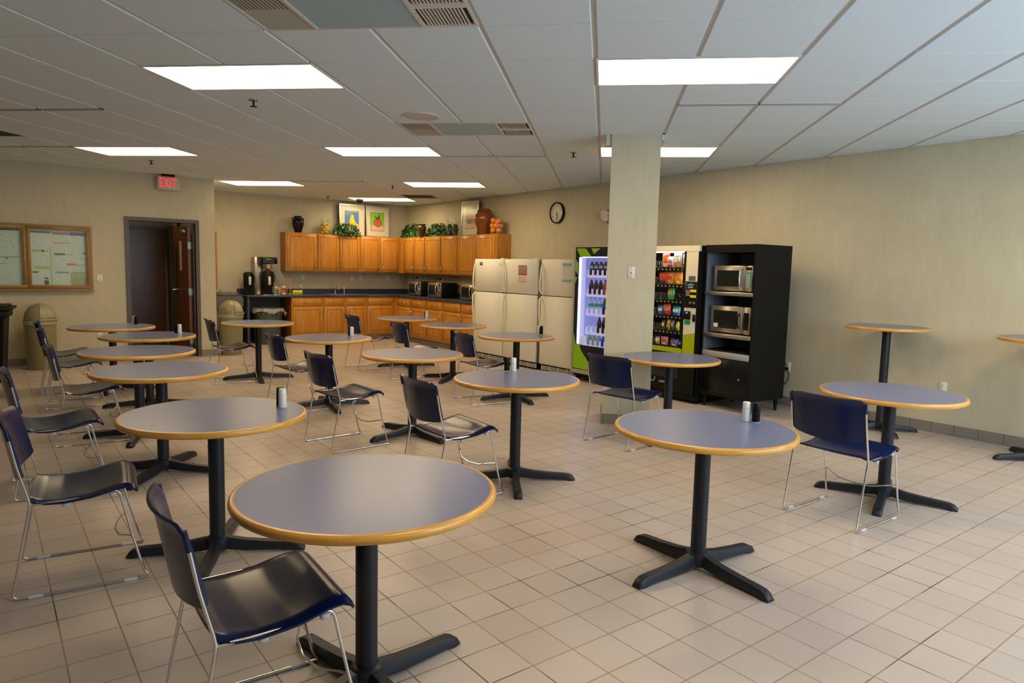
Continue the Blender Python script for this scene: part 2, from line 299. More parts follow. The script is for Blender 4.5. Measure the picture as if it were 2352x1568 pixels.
def B(*a, **k): return MB().box(*a, **k)
RA = -PI/2            # things that stand against the long wall x = AW and face -x
AW, BW, LW = 7.39, 13.51, 11.72     # long wall x, kitchen wall y, bulletin-board wall y

# ------------------------------------------------------------------ room
m = MB(); m.box(-2.6, 7.6, -1.7, 14.2, -.1, 0); struct('floor', m, M['floor'])
m = MB(); m.box(AW, AW+.12, -1.62, BW+.12, 0, 2.95); struct('wall_right', m, M['wall'])
m = MB(); m.box(2.98, AW, BW, BW+.12, 0, 2.95); struct('wall_kitchen', m, M['wall'])
m = MB(); m.box(-2.62, 1.76, LW, LW+.12, 0, 2.95); m.box(2.685, 2.98, LW, LW+.12, 0, 2.95); m.box(1.76, 2.685, LW, LW+.12, 2.09, 2.95); struct('wall_left', m, M['wall'])
m = MB(); m.box(2.86, 2.98, LW+.12, 13.8, 0, 2.95); struct('wall_nook', m, M['wall'])
m = MB(); m.box(-2.62, -2.5, -1.62, LW, 0, 2.95); struct('wall_side', m, M['vest'])  # unseen wall, given a darker colour to keep the left side dim
m = MB()
m.box(-2.5, 2.2, -1.62, -1.5, 0, 2.95); m.box(7.1, AW, -1.62, -1.5, 0, 2.95); m.box(2.2, 7.1, -1.62, -1.5, 0, .75); m.box(2.2, 7.1, -1.62, -1.5, 2.55, 2.95)
struct('wall_front', m, M['wall'])
m = MB()
for x in (2.2, 3.82, 5.44, 7.04): m.box(x, x+.06, -1.6, -1.52, .75, 2.55)
m.box(2.26, 7.04, -1.6, -1.52, .75, .80); m.box(2.26, 7.04, -1.6, -1.52, 2.5, 2.55)
wf = tag(m.build('window_1', M['dframe']), kind='structure')
MB().box(2.26, 7.04, -1.57, -1.56, .8, 2.5).build('pane', M['glass'], wf)
# vestibule behind the doorway
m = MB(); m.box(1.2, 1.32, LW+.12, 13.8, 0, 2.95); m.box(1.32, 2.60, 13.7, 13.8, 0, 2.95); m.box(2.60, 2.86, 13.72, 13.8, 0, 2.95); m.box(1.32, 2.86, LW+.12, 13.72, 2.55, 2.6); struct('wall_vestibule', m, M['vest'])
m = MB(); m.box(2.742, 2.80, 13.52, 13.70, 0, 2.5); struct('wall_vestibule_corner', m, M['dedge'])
m = MB(); m.box(AW-.014, AW, -1.5, 9.6, 0, .102); m.box(AW-.03, AW-.014, -1.5, 9.6, 0, .012); struct('baseboard_right', m, M['base'])
m = MB(); m.box(-2.5, 1.70, LW-.014, LW, 0, .102); m.box(2.745, 2.994, LW-.014, LW, 0, .102); m.box(2.98, 2.994, LW, BW, 0, .102); m.box(2.994, 3.81, BW-.014, BW, 0, .102); struct('baseboard_left', m, M['base'])
# round-the-door steel frame
m = MB()
m.box(1.705, 1.76, LW-.02, LW+.14, 0, 2.145); m.box(2.685, 2.74, LW-.02, LW+.14, 0, 2.145); m.box(1.76, 2.685, LW-.02, LW+.14, 2.09, 2.145)
m.box(1.76, 1.78, LW+.05, LW+.14, 0, 2.09); m.box(2.665, 2.685, LW+.05, LW+.14, 0, 2.09)
tag(m.build('trim_1', M['dframe']), kind='structure')

# free-standing square column, turned 45 degrees to the walls like the ceiling grid
GX, GY, GT = -.10757, 3.82016, .6096
def gw(xg, yg, z=0.): return ((yg+xg)/S2, (yg-xg)/S2, z)
def cell(c, r, z=CEIL): return gw(GX+GT*c, GY+GT*r, z)
R45 = -PI/4
m = MB(); m.box(0, .462, 0, .462, 0, CEIL)
col = tag(m.build('column', M['wall']), kind='structure'); col.location = gw(.018, 6.80); col.rotation_euler = (0, 0, R45)
m = MB(); m.box(-.012, .474, -.012, .474, 0, .10); o = tag(m.build('baseboard_column', M['base']), kind='structure'); o.location = gw(.018, 6.80); o.rotation_euler = (0, 0, R45)
m = MB(); m.box(-.05, -.002, .02, .10, -.10, 0); m.box(.466, .50, .02, .35, -.05, 0)
o = tag(m.build('trim_2', M['tbar']), kind='structure'); o.location = gw(.018, 6.80, CEIL-.001); o.rotation_euler = (0, 0, R45)

# suspended ceiling: tees + lay-in tiles
lights = [(0, 1), (-5, 1), (-5, 6), (-10, 6), (0, 6), (-10, 11), (-5, 11), (-8, 15), (0, -4), (5, 1)]
hvac = [(-3, -1), (-3, 4)]; grilles = [(-11, 4), (-6, 14)]
taken = {(c+i, r) for c, r in lights for i in (0, 1)} | {(c+i, r) for c, r in hvac for i in (0, 1)} | set(grilles)
m = MB(); m.box(-2.62, 7.52, -1.62, 13.64, CEIL+.010, CEIL+.06); struct('ceiling', m, M['tbar'])
m = MB()
for c in range(-16, 9):
    for r in range(-9, 21):
        x, y, _ = cell(c+.5, r+.5)
        if (c, r) in taken or x < -2.3 or y < -1.3 or x > AW+.38 or y > BW+.38 or (x < 2.6 and y > LW+.38): continue
        g = .0115; z1 = CEIL+.011
        x0, x1, y0, y1 = GX+GT*c+g, GX+GT*(c+1)-g, GY+GT*r+.0035, GY+GT*(r+1)-.0035
        e = .006
        P = [gw(x0, y0, z1), gw(x1, y0, z1), gw(x1, y1, z1), gw(x0, y1, z1), gw(x0+e, y0, CEIL), gw(x1-e, y0, CEIL), gw(x1-e, y1, CEIL), gw(x0+e, y1, CEIL)]
        # keep tiles inside the walls
        P = [(min(p[0], AW), min(p[1], BW), p[2]) for p in P]
        m.add(P, [(0, 1, 5, 4), (1, 2, 6, 5), (2, 3, 7, 6), (3, 0, 4, 7), (4, 5, 6, 7)])
tag(m.build('ceiling_tiles', M['tile']), kind='structure')

def light_panel(c, r, label):
    t = thing('ceiling_light', label, 'ceiling light', cell(c, r, CEIL), R45, 'recessed fluorescent ceiling lights')
    W, H = GT*2, GT; e = .018
    m = MB(); m.box(.004, W-.004, .004, e, -.006, .011); m.box(.004, W-.004, H-e, H-.004, -.006, .011); m.box(.004, e, e, H-e, -.006, .011); m.box(W-e, W-.004, e, H-e, -.006, .011)
    m.build('frame', M['panelframe'], t)
    MB().box(e, W-e, e, H-e, -.003, .011).build('diffuser', M['panel'], t)
    if (c, r) in ((0, -4), (5, 1)):      # lie outside the picture: part of the room shell
        del t['label'], t['category'], t['group']; t['kind'] = 'structure'
LL = ['large bright ceiling light panel just in front of the square column', 'large bright ceiling light panel at upper left, nearest the left side', 'bright ceiling light panel beside the small vent, above the middle tables', 'bright ceiling light panel nearest the exit sign', 'bright ceiling light panel partly hidden behind the square column', 'thin bright ceiling light panel past the corner of the exit wall', 'thin bright ceiling light panel over the kitchen corner, right of the grey grille', 'smallest farthest ceiling light panel with a black camera dome before it',
      'ceiling light panel behind the viewpoint', 'ceiling light panel beside the long wall, out of frame']
for (c, r), l in zip(lights, LL): light_panel(c, r, l)
for (c, r), l in zip(hvac, ['large ceiling air vent with blue-green mesh at the top edge', 'small ceiling air vent with blue-green mesh behind the round speaker']):
    t = thing('ceiling_vent', l, 'air vent', cell(c, r, CEIL), R45, 'air vents set in the ceiling')
    W, H = GT*2, GT; a, b_ = GT*.5, GT*1.5; q = .02
    m = MB(); m.box(.006, W-.006, .006, q, -.004, .011); m.box(.006, W-.006, H-q, H-.006, -.004, .011); m.box(.006, q, q, H-q, -.004, .011); m.box(W-q, W-.006, q, H-q, -.004, .011); m.box(a-.01, a+.01, q, H-q, -.004, .011); m.box(b_-.012, b_+.012, q, H-q, -.004, .011)
    m.box(b_+.012, W-q, H/2-.02, H/2+.02, -.004, .011)
    m.build('frame', M['cream'], t)
    MB().box(a+.01, b_-.01, q, H-q, .001, .011).build('mesh_panel', M['hvacmesh'], t)
    MB().box(q, a-.01, H/2, H-q, .001, .011).build('blank_panel', M['hvacp'], t)
    MB().box(q, a-.01, q, H/2, .001, .011).build('slotted_panel', M['hvacperf'], t)
    for y0, y1 in ((q, H/2-.02), (H/2+.02, H-q)):
        g = MB(); g.box(b_+.012, W-q, y0, y1, .009, .011, 1)
        x = b_+.03
        while x < W-q-.02: g.box(x, x+.007, y0+.012, y1-.012, -.003, .010, 0); x += .0185
        g.box(b_+.012, W-q, y0, y0+.012, -.003, .01); g.box(b_+.012, W-q, y1-.012, y1, -.003, .01)
        g.build('louvre', [M['cream'], M['dark']], t)
for (c, r), l in zip(grilles, ['grey ceiling return grille at the left edge', 'dark grey square ceiling grille near the kitchen corner']):
    t = thing('ceiling_grille', l, 'air vent', cell(c, r, CEIL), R45, 'grey ceiling grilles')
    g = MB(); g.box(.01, GT-.01, .01, GT-.01, .008, .011, 1)
    for i in range(22): g.box(.02, GT-.02, .02+i*.026, .032+i*.026, -.001, .009)
    g.build('slats', [M['panelg'], M['dark']], t)
    g = MB(); g.box(.006, GT-.006, .006, .022, -.004, .011); g.box(.006, GT-.006, GT-.022, GT-.006, -.004, .011); g.box(.006, .022, .022, GT-.022, -.004, .011); g.box(GT-.022, GT-.006, .022, GT-.022, -.004, .011); g.build('frame', M['cream'], t)
for i, (c, r, n, l) in enumerate([(1, 3, 0, 'left half of the long black slot diffuser in front of the column'), (2, 3, 0, 'right half of the long black slot diffuser in front of the column'), (-9, 3, 0, 'black slot diffuser reaching the left edge, upper pair'), (-8, 3, 0, 'black slot diffuser at upper left, inner end of its pair'),
        (-12, 6, 0, 'dark slot diffuser at the far left edge, lower row'), (-11, 6, 0, 'dark slot diffuser touching the light nearest the exit sign'), (-3, 7, 0, 'thin slot diffuser beside the middle light panel'), (-2, 7, 0, 'thin slot diffuser nearer the sprinkler by the column'), (-8, 11, 0, 'thin far slot diffuser next to the light past the exit wall'), (-7, 11, 0, 'thin far slot diffuser, kitchen end of its pair')]):
    t = thing('slot_diffuser', l, 'air vent', cell(c, r, CEIL), R45, 'slot diffusers in the ceiling')
    g = MB(); g.box(.012, GT-.012, -.035, -.026, -.004, .0105); g.box(.012, GT-.012, -.004, .004, -.005, .0105); g.box(.012, GT-.012, .026, .035, -.004, .0105); g.build('frame', M['cream'], t)
    MB().box(.012, GT-.012, -.026, -.004, -.002, .0105).box(.012, GT-.012, .004, .026, -.002, .0105).build('slot', M['dark'], t)
for (c, r, l) in [(-4.49, 2.56, 'ceiling sprinkler below the upper-left light panel'), (-9.52, 7.65, 'ceiling sprinkler in front of the exit sign'), (-.47, 6.57, 'ceiling sprinkler left of the column'), (-5.49, 11.79, 'ceiling sprinkler between the two thin far lights'), (-8.46, 14.63, 'smallest ceiling sprinkler over the kitchen')]:
    t = thing('sprinkler', l, 'sprinkler', cell(c, r, CEIL), R45, 'ceiling sprinklers')
    MB().lathe([(.035, 0), (.033, -.006), (.012, -.010)], 20).build('escutcheon', M['steeld'], t)
    MB().cyl((0, 0, 0), .008, -.045, -.008, 10).build('stem', M['blackm'], t)
    g = MB(); g.lathe([(.022, -.048), (.022, -.052)], 14)
    for k in range(8): g.box(.018, .03, -.003, .003, -.052, -.049, 0, 0, Matrix.Rotation(k*PI/4, 4, 'Z'))
    g.build('deflector', M['blackm'], t)
t = thing('ceiling_speaker', 'round beige speaker grille in the ceiling beside the small vent', 'speaker', cell(-2.5, 3.56, CEIL))
MB().lathe([(.165, 0), (.165, -.006), (.15, -.010), (.146, -.006)], 40, close=False).build('ring', M['cream'], t)
MB().lathe([(.147, -.001), (.147, -.007), (.10, -.011), (.001, -.013)], 40).build('grille', M['speaker'], t)
t = thing('security_camera', 'black dome camera on the ceiling in front of the farthest light', 'camera', (5.959, 12.785, CEIL))
MB().lathe([(.075, 0), (.075, -.03), (.066, -.035)], 28).build('housing', M['blackm'], t)
MB().lathe([(.06, -.035), (.055, -.06), (.035, -.083), (.001, -.09)], 28).build('dome', M['blackg'], t)

# ------------------------------------------------------------------ tables
def arm():
    secs = [(.02, .052, .040, .030, .088), (.07, .052, .036, .022, .082), (.14, .054, .038, .014, .068), (.25, .054, .040, .012, .056), (.36, .056, .042, .010, .048), (.395, .058, .044, .0, .043), (.42, .056, .040, .0, .032), (.435, .048, .034, .0, .012)]
    g = MB(); vs = []; fs = []
    for x, wb, wt, z0, z1 in secs:
        vs += [(x, -wb/2, z0), (x, -wb/2, z0+(z1-z0)*.55), (x, -wt/2, z1), (x, wt/2, z1), (x, wb/2, z0+(z1-z0)*.55), (x, wb/2, z0)]
    n = len(secs)
    for j in range(n-1):
        for k in range(6): fs.append((j*6+k, j*6+(k+1) % 6, (j+1)*6+(k+1) % 6, (j+1)*6+k)[::-1])
    fs.append((0, 1, 2, 3, 4, 5)); fs.append(tuple((n-1)*6+k for k in (5, 4, 3, 2, 1, 0)))
    return g.add(vs, fs)
def make_table(D, H, name, armk=1.):
    R = D/2; t = thing(name, '', 'table')
    MB().lathe([(R-.019, H-.0295), (R-.019, H)], 96).build('tabletop', M['lam'], t)
    p = []
    for k in range(13):
        a = -PI/2+PI*k/12; p.append((R-.012+.012*math.cos(a), H-.0155+.0155*math.sin(a)))
    p = [(R-.019, H-.031)]+p+[(R-.019, H+.0002)]
    vs = []; 
    MB().lathe(p, 96, close=False).build('edge_band', M['edge'], t)
    MB().lathe([(.0385, .082), (.0385, H-.045)], 28).build('pole', M['black'], t)
    g = MB(); g.box(-.14, .14, -.025, .025, H-.045, H-.031, 0, .003); g.box(-.025, .025, -.14, .14, H-.045, H-.031, 0, .003); g.lathe([(.05, H-.06), (.05, H-.04)], 24); g.build('mounting_plate', M['black'], t)
    hub = MB().lathe([(.046, .02), (.058, .05), (.056, .085), (.044, .094)], 28).build('base_hub', M['black'], t)
    am = arm(); first = None
    for k in range(4):
        o = am.build('leg', M['black'], t) if first is None else None
        if first is None: first = o
        else:
            o = first.copy(); COL.objects.link(o)
        o.rotation_euler = (0, 0, k*PI/2); o.scale = (armk, 1, 1)
    return t
tabs = [((1.027, 2.144), 10, 'round grey-blue table nearest the camera, no shakers, navy chair beside it'),
 ((2.850, 2.109), -3, 'round table at front right with a white and a black shaker near its far edge'),
 ((.913, 3.656), -27, 'round table with a white shaker before a black one, second from front on the left'),
 ((.977, 5.341), -40, 'bare round table third from front in the left row'),
 ((1.027, 6.553), -20, 'bare round table fourth from front in the left row'),
 ((1.332, 7.873), -15, 'round table fifth in the left row, black and white shakers near the doorway'),
 ((1.168, 9.106), -20, 'farthest round table of the left row, shakers in front of the door frame'),
 ((2.822, 9.097), -12, 'bare round table in front of the tan and grey trash cans'),
 ((2.889, 6.947), -10, 'round table with shakers in front of the sink cabinets'),
 ((5.054, 9.195), -20, 'farthest kitchen-side round table with a white shaker by the drawers'),
 ((5.014, 7.838), 36, 'bare round table just left of the first fridge'),
 ((3.009, 5.364), 8, 'bare brownish-grey round table in the middle, chair backs behind it'),
 ((2.971, 3.806), -34, 'centre round table with a black and a white shaker standing side by side'),
 ((4.902, 6.300), -12, 'round table in front of the fridges, black shaker in front of a white one'),
 ((4.934, 4.067), 20, 'bare round table in front of the column and snack machine'),
 ((4.839, 2.092), 20, 'bare round table at right behind the navy chair')]
proto = make_table(.896, .737, 'round_table')
for i, (p, a, l) in enumerate(tabs):
    o = proto if i == 0 else copy_tree(proto)
    o.location = (*p, 0); o.rotation_euler = (0, 0, math.radians(a)); tag(o, l, 'table', 'round cafeteria tables with oak edge')
pb_ = make_table(.745, 1.035, 'bar_table', .82)
pb_.location = (6.985, 3.105, 0); pb_.rotation_euler = (0, 0, math.radians(48)); tag(pb_, 'tall round bar-height table against the right wall', 'table', 'bar-height tables along the right wall')
o = copy_tree(pb_); o.location = (6.985, 1.80, 0); tag(o, 'tall round bar table cut off by the right edge of the photo', 'table', 'bar-height tables along the right wall')

# ------------------------------------------------------------------ chairs (local +x = the way a sitter faces)
def bez(pts, n=6):       # rounded polyline
    out = []
    P = [Vector(p) for p in pts]
    for i, p in enumerate(P):
        if i in (0, len(P)-1): out.append(p); continue
        a, b = P[i-1], P[i+1]; r = min(.03, (a-p).length*.4, (b-p).length*.4)
        s, e = p+(a-p).normalized()*r, p+(b-p).normalized()*r
        for k in range(n+1):
            u = k/n; out.append(s*(1-u)**2+p*2*u*(1-u)+e*u*u)
    return out
def make_chair():
    t = thing('stacking_chair', '', 'chair')
    def seat(u, v):
        xs = [(0, .083, .436), (.12, .12, .426), (.3, .20, .421), (.55, .315, .432), (.78, .41, .455), (.88, .452, .458), (.95, .480, .447), (1, .497, .424)]
        for a, b in zip(xs, xs[1:]):
            if u <= b[0]+1e-9:
                k = (u-a[0])/(b[0]-a[0]); x = a[1]+(b[1]-a[1])*k; z = a[2]+(b[2]-a[2])*k; break
        w = 2*v-1; hw = .232+.012*math.sin(PI*u)
        d = max(0, .08-u)/.08; f = max(0, u-.9)/.1
        hw *= 1-.07*d*d-.09*f*f
        y = hw*(-w)
        z += -.014*(1-w*w)*math.sin(PI*min(1, u*1.15)) + .004 - (.010 if abs(w) > .97 else 0)
        x -= .012*(1-w*w)*(1-u)**3
        return (x, y, z)
    MB().shell(seat, 26, 18, -.009).build('seat', M['navy'], t)
    def back(u, v):      # u up, v across
        w = 2*v-1
        z = .540+.25*u; x = .062-.050*u
        if u > .9: x -= .10*(u-.9)**1.0*1.2
        hw = .238
        c = max(0, abs(w)-.86)/.14
        z += -.022*(1-w*w)*(1-u) - .018*c*c*(u) + .012*c*c*(1-u) 
        x -= .048*(1-w*w) + .0
        return (x, hw*w, z)
    MB().shell(back, 14, 20, .010).build('backrest', M['navy'], t)
    for s in (-1, 1):
        y = .238*s
        pts = [(.012, .236*s, .755), (.040, y, .60), (.083, y, .428), (0, y, .010), (.04, y, .006), (.535, y, .006), (.515, y, .035), (.421, .232*s, .444), (.300, .232*s, .428), (.083, .232*s, .423)]
        MB().tube(bez(pts[:4], 4)[:-1]+bez([(.03, y, .16), (0, y, .0065), (.10, y, .0065)], 5)[1:-1]+bez([(.10, y, .0065), (.537, y, .0065), (.514, y, .04), (.470, y*.99, .215)], 4)[0:-1]+bez([(.470, y*.99, .215), (.421, .232*s, .446), (.30, .232*s, .424), (.083, .232*s, .420)], 5), .0058, 10).build('side_frame', M['chrome'], t)
        MB().tube([(.060, y, .0055), (.115, y, .0055)], .0072, 8).build('glide', M['clip'], t)
        MB().tube([(.430, y, .0055), (.485, y, .0055)], .0072, 8).build('glide', M['clip'], t)
        for x, z in ((.20, .413), (.385, .432)): MB().box(x, x+.028, .222*s-.012, .222*s+.012, z-.018, z, 0, .003).build('seat_clip', M['clip'], t)
        MB().tube([(.006, .236*s, .775), (.018, .237*s, .715)], [.009, .0085], 10).build('rod_sleeve', M['navy'], t)
    st = [(.470, -.235, .215), (.455, -.19, .205), (.415, -.11, .185), (.400, 0, .180), (.415, .11, .185), (.455, .19, .205), (.470, .235, .215)]
    MB().tube(st, .0045, 8).build('stretcher', M['chrome'], t)
    return t
chairs = [((.408, 2.195), -3, 'navy chair closest to the camera, seat glossy black-blue, at lower left'),
 ((.070, 3.840), -7, 'navy chair at the left edge with both chrome sled legs in full view'),
 ((4.02, 2.108), -1.4, 'bright navy chair at right seen from behind, between the two right-hand tables'),
 ((4.199, 4.131), 5, 'navy chair directly in front of the square column'),
 ((2.133, 5.375), 4.3, 'navy chair with its whole chrome frame in view, left of the centre brown table'),
 ((2.195, 3.858), -2, 'navy chair tucked in left of the centre table with two shakers'),
 ((4.218, 6.403), -8, 'navy chair in front of the leftmost fridge'),
 ((4.229, 7.935), -3.5, 'small far navy chair whose back overlaps the pole of the farthest kitchen table'),
 ((4.242, 9.378), -1.2, 'farthest navy chair, standing before the sink cabinets'),
 ((2.331, 7.03), 1, 'navy chair left of the table with a shaker, before the grey trash can'),
 ((2.233, 9.138), -2.9, 'navy chair beside the doorway in front of the tan trash can'),
 ((.095, 5.359), 0, 'navy chair partly cut by the left edge, second from the front on that side'),
 ((.415, 6.700), -4, 'navy chair at the bare fourth table of the left row, overlapping two backs behind it'),
 ((.455, 8.38), -3, 'navy chair in the left row, middle of three overlapping backs'),
 ((.475, 9.34), -3, 'farthest navy chair of the left row, its back over the left tan trash can')]
pc = make_chair()
for i, (p, a, l) in enumerate(chairs):
    o = pc if i == 0 else copy_tree(pc)
    o.location = (*p, 0); o.rotation_euler = (0, 0, math.radians(a)); tag(o, l, 'chair', 'navy stacking chairs with chrome sled frames')

# ------------------------------------------------------------------ salt and pepper
def make_shaker(name, mat, mat2):
    t = thing(name, '', 'shaker')
    MB().lathe([(.0195, 0), (.021, .004), (.0205, .066)], 16).build('body', mat, t)
    MB().lathe([(.0200, .067), (.0195, .096), (.0175, .1)], 16).build('cap', mat, t)
    MB().lathe([(.0205, 0), (.0215, .0), (.0215, .003), (.0205, .003)], 16, close=False).build('foot_ring', mat2, t)
    return t
ws, bs = make_shaker('salt_shaker', M['white'], M['clip']), make_shaker('pepper_shaker', M['blackm'], M['clip'])
tn = {2: 'the front right table', 3: 'the second table of the left row', 13: 'the centre table', 6: 'the fifth table of the left row', 7: 'the farthest left-row table', 9: 'the table before the sink cabinets', 10: 'the farthest kitchen-side table', 14: 'the table in front of the fridges'}
sh = {2: ((3.156, 2.079), (3.175, 2.033)), 3: ((1.246, 3.624), (1.250, 3.668)), 13: ((3.150, 4.078), (3.116, 4.116)), 6: ((1.640, 7.925), (1.618, 7.965)), 7: ((1.425, 9.285), (1.437, 9.242)), 9: ((3.165, 6.985), (3.162, 7.028)), 10: ((5.344, 9.110), (5.353, 9.152)), 14: ((5.262, 6.33), (5.258, 6.285))}
fw = fb = True
for k, (w, b) in sh.items():
    o = ws if fw else copy_tree(ws); fw = False; o.location = (*w, .7372); tag(o, 'white salt shaker on '+tn[k], 'shaker', 'white salt shakers on the tables')
    o = bs if fb else copy_tree(bs); fb = False; o.location = (*b, .7372); tag(o, 'black pepper shaker on '+tn[k], 'shaker', 'black pepper shakers on the tables')

# ------------------------------------------------------------------ kitchen cabinets
def raised(mb, x0, x1, z0, z1, y):             # raised-panel door or drawer front, face toward -y
    f = .052 if z1-z0 > .25 else .018
    mb.box(x0, x1, y, y+.018, z0, z1, 0, .004)
    if z1-z0 > .25:
        mb2 = [(x0+f, x1-f, z0+f, z1-f)]
        a, b, c, d = x0+f, x1-f, z0+f, z1-f; e = .028
        # bevelled field standing in a groove
        vs = [(a, y-.0005, c), (b, y-.0005, c), (b, y-.0005, d), (a, y-.0005, d)]
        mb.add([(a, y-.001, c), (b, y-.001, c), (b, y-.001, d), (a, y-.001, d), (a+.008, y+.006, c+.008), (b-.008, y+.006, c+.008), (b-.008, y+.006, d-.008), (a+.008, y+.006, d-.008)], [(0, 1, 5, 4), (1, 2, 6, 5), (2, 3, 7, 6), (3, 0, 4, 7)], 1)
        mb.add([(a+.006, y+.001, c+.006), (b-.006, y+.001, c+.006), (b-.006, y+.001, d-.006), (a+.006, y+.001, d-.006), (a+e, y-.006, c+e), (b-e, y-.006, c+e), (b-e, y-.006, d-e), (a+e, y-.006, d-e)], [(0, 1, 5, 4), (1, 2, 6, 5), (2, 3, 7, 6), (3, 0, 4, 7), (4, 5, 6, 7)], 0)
        mb.box(a-.005, b+.005, y-.002, y, c-.004, c+.005, 1); mb.box(a-.005, b+.005, y-.002, y, d-.004, d+.004, 1); mb.box(a-.004, a+.004, y-.002, y, c, d, 1); mb.box(b-.004, b+.004, y-.002, y, c, d, 1)  # darker brown strips paint in the groove's shade along the panel edges
def pull_v(x, z, y): return MB().tube([(x, y, z-.045), (x, y-.022, z-.038), (x, y-.028, z), (x, y-.022, z+.038), (x, y, z+.045)], [.0055, .0055, .008, .0055, .0055], 8)
def pull_h(x, z, y): return MB().tube([(x-.045, y, z), (x-.038, y-.022, z), (x, y-.028, z), (x+.038, y-.022, z), (x+.045, y, z)], [.0055, .0055, .008, .0055, .0055], 8)
def door(t, x0, x1, z0, z1, y, side, top):
    g = MB(); raised(g, x0, x1, z0, z1, y-.02); d = g.build('door', [M['oak'], M['oakside']], t)
    if side:
        x = x1-.028 if side > 0 else x0+.028; z = z1-.085 if top else z0+.085
        pull_v(x, z, y-.02).build('handle', M['nickel'], d)
def upper(label, x0, x1, doors, end=0, rot=0., org=(0, 0)):
    t = thing('wall_cabinet', label, 'cabinet', (*org, 0), rot, 'honey oak wall cabinets')
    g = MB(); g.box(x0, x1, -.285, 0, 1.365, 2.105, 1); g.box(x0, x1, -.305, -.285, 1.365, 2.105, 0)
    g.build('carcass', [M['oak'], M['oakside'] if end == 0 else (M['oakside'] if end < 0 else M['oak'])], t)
    for a, b, s in doors: door(t, a, b, 1.385, 2.085, -.305, s, False)
    return t
KB = (0, BW-.003); KR = (AW-.003, 0)
upper('single-door oak wall cabinet at the left end, below the black vase', 4.632, 5.255, [(4.660, 5.240, 1)], -1, 0, KB)
upper('oak wall cabinet with two doors below the lemon jar and ivy bowl', 5.257, 6.163, [(5.270, 5.698, 1), (5.722, 6.150, -1)], 0, 0, KB)
upper('oak wall cabinet with two doors below the pear and apple pictures', 6.165, 7.08, [(6.180, 6.605, 1), (6.628, 7.048, -1)], 0, 0, KB)
# along the long wall local x = -world y
upper('narrow two-door oak wall cabinet at the kitchen corner, below the left ivy', -13.20, -12.160, [(-13.02, -12.615, 1), (-12.597, -12.180, -1)], 0, RA, KR)
upper('oak wall cabinet below the small brown vase and right ivy', -12.158, -11.545, [(-12.138, -11.565, -1)], 0, RA, KR)
upper('oak wall cabinet below the jar of green fruit', -11.543, -10.950, [(-11.525, -10.972, -1)], 0, RA, KR)
upper('two-door oak wall cabinet at the right end, above the fridge, below the big brown vase', -10.948, -9.72, [(-10.930, -10.375, 1), (-10.355, -9.775, -1)], 1, RA, KR)
def basec(label, x0, x1, fr, rot, org, pulls=True, bz=.11):
    t = thing('base_cabinet', label, 'cabinet', (*org, 0), rot, 'honey oak base cabinets')
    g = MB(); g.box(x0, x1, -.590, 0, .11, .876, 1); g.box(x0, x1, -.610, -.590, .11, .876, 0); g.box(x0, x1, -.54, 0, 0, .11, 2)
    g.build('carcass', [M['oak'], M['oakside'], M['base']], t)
    for a, b, s, pl in fr:
        g = MB(); g.box(a, b, -.630, -.612, .715, .850, 0, .005); g.box(a+.016, b-.016, -.6325, -.629, .731, .834, 0, .002)
        d = g.build('drawer', M['oak'], t)
        if pl: pull_h((a+b)/2, .785, -.632).build('handle', M['nickel'], d)
        door(t, a, b, .145, .690, -.611, s, True)
basec('oak base cabinet at the left end beside the trash can bay', 4.625, 5.245, [(4.645, 5.225, 1, 1)], 0, KB)
basec('oak sink cabinet with two plain drawer fronts and two doors', 5.247, 6.160, [(5.268, 5.672, 1, 0), (5.728, 6.135, -1, 0)], 0, KB)
basec('oak base cabinet with one wide drawer left of the inner corner', 6.162, 6.78, [(6.185, 6.735, -1, 1)], 0, KB)
basec('oak base cabinet with two drawers next to the inner corner, under the left microwave', -12.90, -11.545, [(-12.730, -12.165, 1, 1), (-12.110, -11.570, -1, 1)], RA, KR)
basec('oak base cabinet with one drawer under the middle microwave', -11.543, -10.948, [(-11.522, -10.970, 1, 1)], RA, KR)
basec('oak base cabinet with two drawers beside the first fridge', -10.946, -9.70, [(-10.924, -10.355, 1, 1), (-10.315, -9.745, -1, 1)], RA, KR)
# countertop
t = thing('countertop', 'navy laminate L-shaped countertop with low backsplash', 'countertop')
g = MB(); z0, z1 = .878, .915
SX0, SX1, SY0, SY1 = 5.42, 6.16, 12.97, 13.40
g.box(3.80, SX0, 12.865, BW-.003, z0, z1, 0, .006); g.box(SX1, AW-.003, 12.865, BW-.003, z0, z1, 0, .006); g.box(SX0-.005, SX1+.005, 12.865, SY0, z0, z1, 0, .006); g.box(SX0-.005, SX1+.005, SY1, BW-.003, z0, z1, 0, .006)
g.box(6.745, AW-.003, 9.68, 12.875, z0, z1, 0, .006); g.build('slab', M['counter'], t)
g = MB(); g.box(3.80, AW-.003, BW-.02, BW-.003, .9155, 1.015); g.box(AW-.02, AW-.003, 9.68, BW-.02, .9155, 1.015); g.build('backsplash', M['counter'], t)
MB().box(3.81, 3.85, 12.885, BW-.002, 0, .877).build('end_panel', M['counter2'], t)
g = MB(); g.box(3.852, 4.623, BW-.03, BW-.002, .02, .876); g.box(4.22, 4.235, BW-.038, BW-.03, .02, .876); g.build('back_panel', M['panelg'], t)
